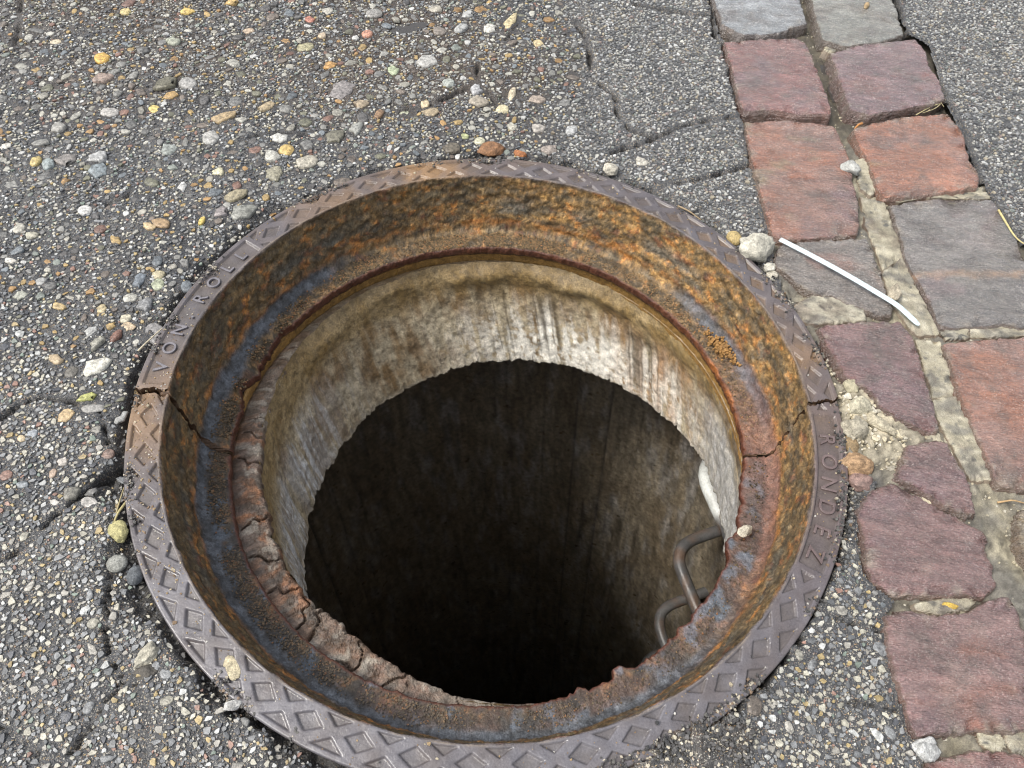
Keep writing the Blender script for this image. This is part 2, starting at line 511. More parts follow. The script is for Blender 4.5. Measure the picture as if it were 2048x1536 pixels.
# ---- mortar bed under and between the setts
U_ = F * ((gx - CAM[0]) * RT[0] + (gy - CAM[1]) * RT[1] - CAM[2] * RT[2]) / ((gx - CAM[0]) * FW[0] + (gy - CAM[1]) * FW[1] - CAM[2] * FW[2])
upper = sst(0.42, 0.60, gy)                      # the joints are washed out deeper up the slope
crumb = np.exp(-(np.hypot(gx - px(1735, 840)[0], gy - px(1735, 840)[1]) / 0.055) ** 2)
nm = fbm(gx * 45, gy * 45, oct=4, seed=51) - 0.5
nm2 = fbm(gx * 170, gy * 170, oct=3, seed=52) - 0.5
hM = -0.0075 - 0.0115 * upper + nm * 0.009 + nm2 * 0.006 + crumb * (0.007 + 0.03 * nm2)
hM = np.minimum(hM, 0.0)
hM = np.where(sd_strip > -0.001, np.minimum(hM, hA - 0.006), hM)
cM = np.empty((len(gx), 3), np.float32); cM[:] = (0.30, 0.268, 0.19)
cM = mixc(cM, (0.15, 0.142, 0.125), con(fbm(gx * 38, gy * 38, oct=4, seed=53), 3.0) * 0.85)
cM = mixc(cM, (0.075, 0.064, 0.045), upper * 0.85)
cM = mixc(cM, (0.045, 0.04, 0.033), con(fbm(gx * 130, gy * 130, oct=4, seed=54, gain=0.65), 3.0) * 0.6)
cM = mixc(cM, (0.48, 0.42, 0.30), crumb * con(nm2 + 0.5, 2.5))
edge = np.exp(-np.abs(sd_strip) / 0.006)
cM = mixc(cM, (0.06, 0.056, 0.05), edge * 0.7)
low = 1 - sst(0.0, 0.12, np.hypot(gx - px(1735, 1010)[0], gy - px(1735, 1010)[1]))
cM = mixc(cM, (0.09, 0.088, 0.085), low * 0.6)
v_, f_, c_ = compact(np.stack([gx, gy, hM], 1), fm, cM)
bed = link('mortar_bed', make_mesh('mortar_bed', v_, f_, c_), MAT_MORTAR)
tag(bed, 'sandy mortar bed and joints holding a band of stone setts', None, None, 'structure')

# ------------------------------------------------------------------ setts
RED, PUR, ORA, GRY, BRN = (0.185, 0.080, 0.068), (0.160, 0.092, 0.092), (0.265, 0.102, 0.052), (0.155, 0.145, 0.135), (0.145, 0.122, 0.105)
BLU = (0.23, 0.238, 0.245)  # blue grey stone, brightened to carry the sky's reflection in its colour


def resample(P, n):
    Q = np.vstack([P, P[:1]])
    L = np.concatenate([[0], np.cumsum(np.hypot(*np.diff(Q, axis=0).T))])
    t = np.linspace(0, L[-1], n, endpoint=False)
    return np.stack([np.interp(t, L, Q[:, k]) for k in range(2)], 1)


def smooth_loop(P, k=2):
    for _ in range(k):
        P = 0.5 * P + 0.25 * (np.roll(P, 1, 0) + np.roll(P, -1, 0))
    return P


def slab_mesh(name, poly, z, depth, base, alts, seed, n=110, spread=0.004, bev=0.0016, rough_h=0.0042, jag=0.0042, ridges=1.0):
    """split stone: riven top, worn arris, rough sides running down into the bed"""
    n = n + 50
    P = smooth_loop(resample(poly, n), 1)
    cen = P.mean(0)
    d = P - cen
    nr = d / np.linalg.norm(d, axis=1)[:, None]
    a = np.arange(n) / n * 2 * pi
    jn = fbm(np.cos(a) * 5 + seed, np.sin(a) * 5, oct=4, seed=seed, gain=0.7) - 0.5
    jn2 = fbm(np.cos(a) * 22 + seed, np.sin(a) * 22, oct=3, seed=seed + 1, gain=0.6) - 0.5
    P = P + nr * (jn * jag * 1.7 + jn2 * jag * (1.1 if jag > 0.004 else 0.5))[:, None]
    sp = spread * (0.4 + 1.4 * vnoise(np.cos(a) * 1.5 + seed, np.sin(a) * 1.5, seed=seed + 3))
    rings = [(1.0, -depth, 1.6, 1), (1.0, -depth * 0.5, 1.25, 1), (1.0, -0.010, 0.9, 1), (1.0, -bev * 1.3, 0.45, 1), (1.0, -bev * 0.55, 0.12, 0.5), (0.985, -bev * 0.15, 0, 0), (0.96, 0.0, 0, 0)]
    for t in np.linspace(0.9, 0.08, 15):
        rings.append((t, 0.0, 0, 0))
    vs, cs = [], []
    for t, dz, ex, side in rings:
        Q = cen + (P - cen) * t + nr * (sp * ex)[:, None]
        sn = fbm(Q[:, 0] * 140 + dz * 300, Q[:, 1] * 140, oct=3, seed=seed + 5) - 0.5
        top = fbm(Q[:, 0] * 28, Q[:, 1] * 45, oct=4, seed=seed + 7) - 0.5
        rid = fbm(Q[:, 0] * 70 + Q[:, 1] * 30, Q[:, 1] * 230, oct=3, seed=seed + 9) - 0.5
        zz = z + dz - np.clip(vnoise(np.cos(a) * 9 + seed, np.sin(a) * 9, seed=seed + 21) - 0.60, 0, 1) * 0.016 * sst(0.80, 1.0, t) * (side < 1) + (top * rough_h + rid * 0.0022 * ridges) * (1 - 0.6 * side)
        Q = Q + nr * (sn * 0.004 * side)[:, None]
        vs.append(np.column_stack([Q, zz]))
        c = np.empty((n, 3), np.float32); c[:] = base
        for q, (ac, sc, thr) in enumerate(alts):
            m = sst(thr, thr + 0.16, fbm(Q[:, 0] * sc * 0.6, Q[:, 1] * sc, oct=4, seed=seed + 11 + q))
            c = mixc(c, ac, m * 0.85)
        c = mixc(c, (0.085, 0.062, 0.048), sst(0.56, 0.74, fbm(Q[:, 0] * 24 + seed, Q[:, 1] * 24, oct=5, seed=seed + 31, gain=0.6)) * 0.55)
        c = mixc(c, np.array(base, np.float32) * 1.45 + 0.02, sst(0.50, 0.68, fbm(Q[:, 0] * 16 + seed, Q[:, 1] * 40, oct=4, seed=seed + 35, gain=0.6)) * 0.55)
        c = mixc(c, (0.26, 0.22, 0.17), sst(0.55, 0.75, fbm(Q[:, 0] * 75, Q[:, 1] * 75, oct=4, seed=seed + 33)) * (0.15 + 0.5 * sst(0.82, 1.0, t)))
        c = c * (1 + 0.5 * rid[:, None])
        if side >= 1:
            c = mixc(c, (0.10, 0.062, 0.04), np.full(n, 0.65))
        cs.append(c)
    nr_ = len(rings)
    top_i = nr_ * n
    vs.append([[cen[0], cen[1], z]]); cs.append(cs[-1].mean(0)[None])
    V = np.vstack(vs)
    idx = np.arange(nr_ * n).reshape(nr_, n)
    A, B = idx[:-1], idx[1:]
    q = np.stack([A, np.roll(A, -1, 1), np.roll(B, -1, 1), B], -1).reshape(-1, 4)
    tri = np.stack([idx[-1], np.roll(idx[-1], -1), np.full(n, top_i)], -1)
    # counter-clockwise check
    ar = 0.5 * np.sum(P[:, 0] * np.roll(P[:, 1], -1) - np.roll(P[:, 0], -1) * P[:, 1])
    if ar < 0:
        q = q[:, ::-1]; tri = tri[:, ::-1]
    return make_mesh(name, V, [q, tri], np.vstack(cs))


SETTS = [
    ('blue grey wet sett', [(1418, -60), (1432, 0), (1445, 44), (1488, 68), (1555, 62), (1612, 44), (1600, 0), (1584, -60)], BLU, [((.16, .15, .145), 40, .55)]),
    ('grey green sett', [(1610, -60), (1627, 8), (1646, 76), (1688, 90), (1760, 80), (1806, 66), (1787, 5), (1770, -60)], (0.19, 0.185, 0.16), [((.16, .14, .115), 30, .5)]),  # base colour lifted too, for the sky reflected on it
    ('dull red sett', [(1452, 84), (1500, 80), (1595, 76), (1614, 90), (1634, 140), (1655, 195), (1662, 224), (1610, 226), (1550, 217), (1488, 218), (1472, 165)], RED, [(PUR, 30, .5), ((.22, .105, .08), 50, .62)]),
    ('purple red sett', [(1664, 106), (1717, 91), (1830, 78), (1849, 98), (1857, 127), (1883, 171), (1887, 196), (1850, 207), (1742, 227), (1703, 216), (1686, 166)], PUR, [(RED, 30, .5)]),
    ('orange stained sett', [(1489, 244), (1571, 241), (1668, 251), (1688, 293), (1706, 352), (1718, 440), (1714, 464), (1656, 473), (1570, 478), (1545, 468), (1514, 342), (1493, 260)], (0.205, 0.102, 0.072), [(ORA, 18, .5), (PUR, 16, .58), ((.22, .16, .085), 34, .66)]),
    ('orange red sett', [(1707, 256), (1792, 237), (1895, 227), (1924, 263), (1936, 318), (1956, 345), (1952, 371), (1861, 386), (1775, 393), (1758, 376), (1742, 325), (1720, 285)], ORA, [((.24, .12, .09), 22, .5), ((.23, .15, .075), 25, .66)]),
    ('large grey sett with a tan vein', [(1782, 411), (1848, 399), (1985, 401), (2026, 464), (2052, 519), (2080, 575), (2086, 640), (2042, 652), (2003, 643), (1905, 652), (1882, 648), (1857, 590), (1832, 548), (1811, 507), (1802, 464), (1792, 440)], (0.142, 0.125, 0.113), [((.17, .125, .12), 18, .55), ((.20, .18, .16), 60, .6)]),
    ('grey brown sett', [(1553, 505), (1568, 488), (1640, 482), (1734, 477), (1751, 518), (1768, 580), (1788, 622), (1765, 628), (1707, 607), (1670, 592), (1615, 580), (1587, 557), (1555, 532)], BRN, [((.23, .13, .10), 20, .6), ((.18, .16, .14), 60, .6)]),
    ('red wedge shaped sett', [(1640, 652), (1707, 645), (1802, 645), (1823, 669), (1843, 730), (1864, 799), (1874, 843), (1880, 861), (1854, 856), (1802, 836), (1758, 805), (1741, 778), (1700, 757), (1680, 725), (1655, 686)], (0.155, 0.082, 0.074), [(PUR, 25, .52)]),
    ('large orange brown sett', [(1885, 687), (1960, 680), (2048, 674), (2120, 672), (2170, 970), (2048, 978), (1997, 963), (1960, 877), (1929, 792), (1902, 723)], (0.21, 0.108, 0.078), [(ORA, 20, .55), ((.20, .13, .12), 16, .56)]),
    ('small red broken sett', [(1818, 890), (1860, 886), (1892, 886), (1910, 917), (1935, 955), (1944, 985), (1948, 1026), (1936, 1029), (1849, 979), (1802, 955), (1806, 934)], (0.15, 0.082, 0.073), [(PUR, 25, .5)]),
    ('red sett cracked off along its upper edge', [(1791, 971), (1843, 997), (1931, 1046), (1963, 1060), (1968, 1092), (1979, 1125), (1990, 1172), (1963, 1189), (1872, 1185), (1793, 1190), (1755, 1166), (1741, 1142), (1732, 1073), (1721, 1030), (1749, 980)], (0.158, 0.086, 0.076), [(PUR, 20, .5)]),
    ('big red sett', [(1779, 1233), (1825, 1224), (1876, 1232), (1946, 1222), (1976, 1204), (2014, 1195), (2031, 1215), (2042, 1260), (2056, 1340), (2078, 1450), (2048, 1457), (1956, 1454), (1901, 1466), (1834, 1470), (1826, 1446), (1815, 1401), (1796, 1351), (1784, 1301)], (0.165, 0.092, 0.081), [(PUR, 18, .52), ((.22, .10, .07), 28, .64)]),
    ('red sett at the bottom edge', [(1861, 1531), (1929, 1510), (1963, 1503), (2048, 1513), (2110, 1516), (2130, 1720), (1880, 1730)], (0.19, 0.092, 0.075), [(PUR, 20, .55)]),
    ('tan sett at the right edge', [(2036, 1036), (2080, 1012), (2160, 1005), (2190, 1130), (2075, 1150), (2050, 1105)], (0.18, 0.14, 0.09), [((.18, .14, .1), 30, .5)]),
]
for i, (lab, P, base, alts) in enumerate(SETTS):
    z = 0.0015 + 0.0035 * random.random()
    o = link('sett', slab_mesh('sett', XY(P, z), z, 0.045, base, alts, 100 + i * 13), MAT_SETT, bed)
    o['label'] = lab
# tan vein across the large grey sett is mineral colour: a few pale rows in its paint
for o in bed.children:
    if o.get('label', '').startswith('large grey'):
        me = o.data
        co = np.empty(len(me.vertices) * 3, np.float32); me.vertices.foreach_get('co', co); co = co.reshape(-1, 3)
        a, b = px(1836, 552)[:2], px(2048, 548)[:2]
        n_ = 0.012 * (fbm(co[:, 0] * 60, co[:, 1] * 60, oct=3, seed=5) - 0.5)
        d = np.abs(((b - a)[0] * (co[:, 1] - a[1]) - (b - a)[1] * (co[:, 0] - a[0])) / np.linalg.norm(b - a) + n_)
        cc = np.empty(len(me.vertices) * 4, np.float32); me.color_attributes['tint'].data.foreach_get('color', cc); cc = cc.reshape(-1, 4)
        cc[:, :3] = mixc(cc[:, :3], (0.40, 0.23, 0.12), (1 - sst(0.001, 0.009, d)) * 0.42 * (0.4 + 0.9 * vnoise(co[:, 0] * 40, co[:, 1] * 40, seed=6)))
        me.color_attributes['tint'].data.foreach_set('color', cc.ravel())

# ---- pale mortar slabs left standing in the joints
SLABS = [
    [(1712, 318), (1740, 320), (1754, 348), (1758, 380), (1742, 388), (1722, 376), (1714, 345)],
    [(1722, 395), (1770, 404), (1780, 430), (1798, 480), (1806, 512), (1766, 540), (1752, 500), (1734, 452)],
    [(1766, 542), (1806, 514), (1828, 560), (1850, 604), (1868, 645), (1880, 668), (1834, 669), (1818, 655), (1800, 625), (1783, 605)],
    [(1831, 679), (1881, 682), (1888, 717), (1908, 764), (1916, 792), (1866, 795), (1862, 772), (1844, 717)],
    [(1866, 797), (1917, 794), (1930, 820), (1950, 870), (1974, 915), (1985, 958), (1943, 962), (1924, 925), (1902, 887), (1885, 857), (1872, 826)],
    [(1882, 664), (1910, 655), (1937, 652), (1938, 674), (1895, 679)],
    [(1943, 653), (2000, 648), (2060, 656), (2060, 671), (1990, 674), (1942, 674)],
    [(1588, 611), (1632, 589), (1690, 600), (1727, 617), (1733, 640), (1700, 643), (1656, 646), (1632, 647), (1608, 641)],
    [(1898, 386), (1930, 378), (1966, 373), (1983, 397), (1960, 398), (1925, 395)],
    [(1788, 402), (1826, 390), (1890, 387), (1930, 397), (1848, 396), (1800, 404)],
    [(1957, 1461), (2003, 1460), (2010, 1490), (2000, 1508), (1976, 1498), (1960, 1488)],
    [(2007, 1460), (2070, 1460), (2075, 1500), (2030, 1508), (2015, 1490)],
    [(1660, 80), (1682, 96), (1662, 106), (1650, 98)],
    [(1830, 1206), (1900, 1196), (1960, 1196), (1935, 1219), (1878, 1229), (1836, 1220)],
    [(1852, 862), (1880, 866), (1896, 884), (1872, 884), (1856, 876)],
]
for i, P in enumerate(SLABS):
    z = -0.0035 + 0.003 * random.random() - (0.004 if i == 12 else 0)
    b = (0.30, 0.272, 0.20) if i not in (7,) else (0.33, 0.305, 0.235)
    link('mortar_slab', slab_mesh('mortar_slab', XY(P, z), z, 0.02, b, [((.17, .16, .135), 60, .5), ((.08, .08, .075), 170, .6), ((.40, .37, .29), 110, .6)], 400 + i * 9, n=90, spread=0.003, bev=0.0014, rough_h=0.0055, jag=0.0032, ridges=1.2), MAT_MORTAR, bed)

# ------------------------------------------------------------------ stones in the asphalt
def dome_template(k, rings, seed, angular):
    """half-buried stone, unit radius: rings of k points and a crown"""
    g = np.random.default_rng(seed)
    a = np.arange(k) / k * 2 * pi + g.uniform(-0.25, 0.25, k) * (1.6 if angular else 0.6)
    rad = 1 + g.uniform(-0.26, 0.12, k) * (1.3 if angular else 0.55)
    vs = []
    for t, zz in rings:
        q = np.stack([np.cos(a) * rad * t, np.sin(a) * rad * t, np.full(k, zz) + g.uniform(-0.07, 0.07, k) * (zz > 0)], 1)
        vs.append(q)
    vs.append(np.array([[g.uniform(-.15, .15), g.uniform(-.15, .15), rings[-1][1] + (0.03 if angular else 0.05)]]))
    V = np.vstack(vs); n = len(rings)
    idx = np.arange(n * k).reshape(n, k)
    t = []
    for i in range(n - 1):
        A, B = idx[i], idx[i + 1]
        A2, B2 = np.roll(A, -1), np.roll(B, -1)
        t += [np.stack([A, A2, B2], 1), np.stack([A, B2, B], 1)]
    t.append(np.stack([idx[-1], np.roll(idx[-1], -1), np.full(k, n * k)], 1))
    return V, np.vstack(t)


CHIP = [dome_template(6, ((1.0, -0.5), (0.90, 0.27)), 50 + i, True) for i in range(14)]
PEBT = [dome_template(10, ((1.0, -0.4), (0.98, 0.14), (0.86, 0.40), (0.5, 0.52)), 80 + i, i % 3 != 0) for i in range(12)]

PAL_F = np.array([(.56, .51, .39), (.64, .62, .56), (.50, .37, .17), (.30, .295, .28), (.17, .17, .165), (.38, .22, .16), (.24, .28, .22), (.44, .40, .33), (.11, .11, .115)])
PAL_F = PAL_F * 0.74 * np.array([0.96, 1.0, 1.06]) + 0.004
PRB_F = np.array([.18, .10, .06, .22, .17, .025, .03, .13, .085])
PAL_P = np.array([(.22, .21, .19), (.30, .285, .25), (.40, .37, .30), (.52, .49, .41), (.58, .56, .51), (.45, .31, .13), (.40, .24, .10), (.26, .15, .11), (.20, .215, .22), (.20, .19, .13), (.13, .12, .11), (.30, .32, .27), (.21, .17, .135)])
PAL_P = PAL_P * 0.80 * np.array([0.97, 1.0, 1.04])
PRB_P = np.array([.17, .14, .09, .08, .06, .06, .04, .05, .07, .07, .08, .03, .06])
NAMED = [  # pixel, half length, half width (px), angle, colour : the stones one can pick out
    ((204, 117), 17, 11, -10, (.60, .38, .10)), ((205, 155), 23, 10, -5, (.30, .23, .19)), ((331, 167), 30, 14, -12, (.15, .14, .10)), ((375, 164), 17, 12, 30, (.34, .33, .31)),
    ((342, 188), 18, 8, -10, (.45, .30, .13)), ((349, 86), 17, 8, 0, (.33, .34, .27)), ((308, 214), 12, 8, -20, (.62, .50, .18)), ((448, 232), 27, 11, -20, (.40, .30, .17)),
    ((535, 212), 20, 7, -25, (.40, .32, .20)), ((218, 222), 20, 9, 5, (.42, .40, .37)), ((198, 340), 23, 14, -25, (.22, .25, .26)), ((196, 314), 24, 11, -5, (.38, .38, .37)),
    ((420, 273), 18, 13, 0, (.40, .39, .36)), ((337, 297), 17, 13, -15, (.30, .32, .29)), ((131, 318), 20, 16, 15, (.25, .23, .21)), ((95, 326), 14, 11, -10, (.30, .34, .33)), ((116, 252), 18, 12, -20, (.32, .31, .28)),
    ((560, 276), 21, 10, 0, (.50, .49, .45)), ((574, 299), 15, 12, 20, (.52, .37, .14)), ((545, 312), 16, 14, 10, (.42, .41, .36)), ((549, 344), 20, 15, -10, (.28, .26, .19)), ((614, 322), 25, 12, -10, (.40, .37, .30)),
    ((671, 273), 24, 13, -5, (.17, .16, .12)), ((437, 344), 15, 7, -8, (.60, .56, .38)), ((471, 391), 26, 10, -22, (.30, .26, .17)), ((486, 423), 28, 15, -20, (.25, .25, .22)), ((442, 424), 18, 11, -15, (.28, .25, .24)),
    ((168, 418), 16, 10, -5, (.58, .57, .54)), ((323, 447), 20, 12, 20, (.36, .25, .14)), ((300, 455), 15, 8, 15, (.50, .38, .22)), ((404, 441), 6, 9, 10, (.62, .48, .14)), ((62, 468), 14, 10, -10, (.40, .38, .30)),
    ((317, 548), 12, 11, 30, (.42, .37, .24)), ((316, 569), 15, 12, -20, (.34, .36, .25)), ((279, 560), 14, 16, 0, (.17, .19, .21)), ((290, 609), 18, 14, 0, (.24, .24, .24)), ((308, 660), 26, 22, 50, (.27, .26, .25)),
    ((190, 730), 32, 18, -25, (.60, .58, .50)), ((172, 792), 23, 9, -10, (.40, .40, .14)), ((182, 812), 26, 9, -3, (.28, .27, .25)), ((130, 827), 22, 14, -30, (.46, .34, .19)), ((112, 720), 18, 11, 20, (.46, .36, .23)),
    ((142, 740), 12, 15, 20, (.14, .13, .11)), ((118, 612), 14, 9, 10, (.48, .36, .18)), ((203, 615), 12, 9, -20, (.48, .40, .24)), ((250, 635), 12, 9, 0, (.52, .48, .36)), ((255, 650), 16, 9, 30, (.42, .33, .22)),
    ((193, 685), 10, 16, 25, (.30, .29, .24)), ((230, 668), 8, 16, 20, (.22, .12, .09)), ((141, 985), 19, 15, -30, (.20, .19, .16)), ((178, 980), 15, 11, 0, (.15, .145, .135)), ((176, 1003), 18, 12, 20, (.38, .36, .33)),
    ((856, 124), 24, 14, 0, (.42, .41, .38)), ((787, 140), 14, 10, 10, (.38, .43, .28)), ((735, 68), 12, 8, 5, (.48, .25, .17)), ((812, 225), 22, 13, 15, (.42, .43, .32)), ((862, 226), 20, 8, -8, (.36, .29, .19)),
    ((850, 208), 10, 9, 0, (.56, .46, .30)), ((758, 230), 10, 11, 10, (.30, .19, .11)), ((713, 258), 14, 13, 10, (.32, .32, .29)), ((1005, 220), 12, 10, 30, (.58, .52, .34)), ((1022, 40), 18, 9, -55, (.52, .44, .26)),
    ((935, 28), 15, 8, -10, (.44, .44, .42)), ((748, 28), 18, 8, 0, (.27, .26, .24)), ((872, 18), 16, 8, 5, (.42, .39, .32)), ((978, 55), 12, 12, 50, (.58, .56, .50)), ((1078, 82), 11, 8, -5, (.55, .45, .26)),
    ((1077, 256), 14, 12, 0, (.38, .35, .31)), ((1075, 198), 10, 15, 60, (.40, .33, .27)), ((1143, 258), 13, 11, 10, (.42, .42, .41)), ((683, 180), 27, 22, 10, (.24, .22, .21)), ((722, 208), 13, 11, 30, (.36, .29, .20)),
    ((1024, 188), 8, 14, 10, (.56, .48, .34)), ((957, 205), 20, 11, 10, (.33, .29, .23)), ((952, 180), 14, 12, -20, (.40, .40, .40)), ((896, 165), 14, 9, 5, (.38, .40, .36)), ((905, 298), 20, 14, 10, (.14, .12, .09)),
    ((1025, 255), 12, 8, 10, (.42, .40, .33)), ((960, 282), 12, 8, 15, (.52, .50, .36)), ((930, 273), 8, 8, 0, (.40, .42, .22)), ((655, 20), 14, 7, 0, (.42, .40, .34)), ((610, 92), 20, 9, 0, (.36, .33, .20)), ((660, 130), 14, 8, 10, (.46, .27, .10)), ((645, 72), 10, 6, 0, (.52, .42, .30)),
    ((250, 22), 12, 7, 0, (.58, .47, .22)), ((375, 24), 15, 6, 0, (.62, .45, .15)), ((465, 5), 14, 7, 0, (.55, .38, .16)), ((112, 82), 16, 5, -8, (.58, .50, .36)), ((498, 60), 14, 6, 0, (.46, .36, .26)), ((620, 40), 12, 7, 10, (.40, .18, .13)),
    ((38, 455), 13, 10, 0, (.42, .40, .34)), ((20, 520), 12, 7, 5, (.62, .59, .52)), ((10, 290), 12, 8, 0, (.58, .56, .50)), ((70, 320), 12, 10, 0, (.48, .38, .16)), ((40, 590), 14, 10, 20, (.36, .36, .30)),
    ((63, 865), 13, 8, 0, (.33, .35, .37)), ((40, 874), 8, 8, 40, (.52, .42, .27)), ((123, 922), 9, 12, 40, (.46, .42, .37)), ((92, 890), 9, 7, 0, (.50, .49, .44)), ((103, 944), 8, 10, 0, (.32, .24, .18)), ((44, 968), 14, 9, 15, (.26, .28, .29)),
    ((108, 1004), 11, 7, 10, (.44, .42, .38)), ((213, 905), 11, 14, 30, (.22, .15, .12)), ((1285, 320), 14, 11, 10, (.50, .47, .40)), ((880, 62), 13, 9, 40, (.23, .20, .17)), ((922, 57), 10, 12, 20, (.40, .40, .38)),
]

peb_rec = []      # x,y,a,b,rot,color,round?
STEP = 0.001
ox, oy = -0.98, -0.5
occ = np.zeros((2000, 1560), bool)


def visible(x, y, pad=60):
    q = np.stack([x, y, np.zeros_like(x)], -1) - CAM
    w_ = q @ FW
    u = 1024 + F * (q @ RT) / w_; v = 768 - F * (q @ UP) / w_
    return (u > -pad) & (u < 2048 + pad) & (v > -pad) & (v < 1536 + pad), w_


DISC = {}


def stamp(x, y, r, test=True):
    i, j = int((x - ox) / STEP), int((y - oy) / STEP)
    k = max(1, int(round(r / STEP)))
    if i - k < 0 or j - k < 0 or i + k + 1 > occ.shape[0] or j + k + 1 > occ.shape[1]:
        return False
    if k not in DISC:
        a = np.arange(-k, k + 1); DISC[k] = (a[:, None] ** 2 + a[None] ** 2) <= (k + 0.2) ** 2
    sub = occ[i - k:i + k + 1, j - k:j + k + 1]
    if test and (sub & DISC[k]).any():
        return False
    sub |= DISC[k]
    return True


for (u, v), hl, hw, ang, c in NAMED:
    p = px(u, v)
    dd = np.linalg.norm(p - CAM)
    ex = np.linalg.norm(px(u + 1, v) - p); ey = np.linalg.norm(px(u, v + 1) - p)
    # long axis in the image -> on the ground
    q = px(u + math.cos(radians(ang)), v + math.sin(radians(ang))) - p
    q2 = px(u - math.sin(radians(ang)), v + math.cos(radians(ang))) - p
    a, b = hl * np.linalg.norm(q), hw * np.linalg.norm(q2)
    peb_rec.append((p[0], p[1], a, b, math.atan2(q[1], q[0]), c, 2))
    stamp(p[0], p[1], max(a, b) * 0.8, False)

# decreasing sizes; density and size depend on the kind of asphalt
for r0, r1, cnt in ((0.0105, 0.014, 350), (0.007, 0.0105, 2400), (0.0048, 0.007, 9000), (0.0033, 0.0048, 34000), (0.0022, 0.0033, 110000), (0.0015, 0.0022, 110000)):
    X = RNG.uniform(-0.95, 0.97, cnt * 2).astype(np.float32); Y = RNG.uniform(-0.46, 1.0, cnt * 2).astype(np.float32)
    vis, _ = visible(X, Y)
    rr_ = np.hypot(X, Y)
    k = vis & (rr_ > RR + 0.004)
    X, Y = X[k], Y[k]
    st = sdpoly(X, Y, STRIP) > 0.006
    X, Y = X[st], Y[st]
    fi = region_fine(X, Y)
    cv = crevice(X, Y)
    u = RNG.random(len(X))
    if r0 > 0.0047:
        pr = 0.55 * (1 - fi) + (0.0 if r0 > 0.0069 else 0.10) * fi
        pr = pr * (0.45 + 1.1 * con(fbm(X * 8, Y * 8, oct=2, seed=77), 2))
    elif r0 > 0.003:
        pr = 0.5 + 0.12 * fi
    else:
        pr = np.full(len(X), 0.85)
    pr = pr * (1 - 0.8 * cv)
    # cracks stay open
    fr_ = 1 - sst(-0.03, 0.05, np.minimum(sdpoly(X, Y, FINE_R), sdpoly(X, Y, FINE_D)) + 0.05 * (fbm(X * 22, Y * 22, oct=3, seed=79) - 0.5))
    pr = pr * np.where(r0 > 0.0047, 1 - 0.97 * fr_, np.where(r0 > 0.003, 1 - 0.55 * fr_, 1.0))
    wet = con(fbm(X * 6 + 9, Y * 6, oct=3, seed=78), 2.6) * (1 - fi)
    pr = pr * (1 - 0.45 * wet)
    keep = u < pr
    X, Y, fi, fr_ = X[keep], Y[keep], fi[keep], fr_[keep]
    crk = np.zeros(len(X), np.float32) + 9
    for P, wd, dp in CRACKS:
        crk = np.minimum(crk, segdist(X, Y, P) - wd * 1.3)
    R_ = RNG.uniform(r0, r1, len(X))
    okc = crk > R_ * 0.6
    for x, y, r, f_i, f_r in zip(X[okc], Y[okc], R_[okc], fi[okc], fr_[okc]):
        if stamp(x, y, r * (0.86 if r0 > 0.003 else 0.68)):
            asp = random.uniform(0.5, 0.95)
            isf = random.random() < f_i
            if isf or r < 0.0035:
                c = PAL_F[RNG.choice(9, p=PRB_F)]
            else:
                c = PAL_P[RNG.choice(13, p=PRB_P)]
            if f_r > 0.3:
                lum = float(np.mean(c)); c = np.array([lum * 1.0, lum, lum * 0.98]) * 0.55 + 0.45 * np.asarray(c); c = c * 0.95
            br_ = random.uniform(0.75, 1.15)
            peb_rec.append((x, y, r, r * asp, random.uniform(0, pi), tuple(np.clip(c * br_, 0, 0.75)), 0 if (isf or r < 0.0045) else 1))

xs = np.array([p[0] for p in peb_rec], np.float32); ys = np.array([p[1] for p in peb_rec], np.float32)
aa = np.array([p[2] for p in peb_rec]); bb = np.array([p[3] for p in peb_rec])
rot = np.array([p[4] for p in peb_rec]); cc_ = np.array([p[5] for p in peb_rec]); ty = np.array([p[6] for p in peb_rec])
hz, fiP, crP, cvP = asphalt_h(xs, ys, True)
_, dist = visible(xs, ys)
size = np.sqrt(aa * bb) / dist
size[ty == 2] += 1
order = np.argsort(-size)
single = np.zeros(len(xs), bool); single[order[:300]] = True
# the surface is worn: stones are cut nearly flush where traffic rolls, prouder in the ravelled part
lift = np.where(ty == 0, 0.0001 + 0.0006 * RNG.random(len(xs)), -0.0008 + 0.0012 * RNG.random(len(xs)))
lift = np.where(ty == 2, 0.0003, lift)
hgt = np.where(ty == 0, np.minimum(0.0008 + 0.0005 * RNG.random(len(xs)), bb * 0.5), np.minimum(bb * (0.22 + 0.22 * RNG.random(len(xs))), 0.0045))

peb_me = []
for V0, T0 in PEBT:
    me = make_mesh('pebble', V0, T0)
    me.materials.append(MAT_PEB)
    peb_me.append(me)
for i in np.nonzero(single)[0]:
    o = link('pebble', peb_me[i % 12], None, road, (xs[i], ys[i], hz[i] + lift[i]))
    o.scale = (aa[i], bb[i], hgt[i] / 0.6)
    o.rotation_euler = (random.uniform(-.08, .08), random.uniform(-.08, .08), rot[i])
    o.color = (*[float(c) * 0.85 for c in cc_[i]], 1)

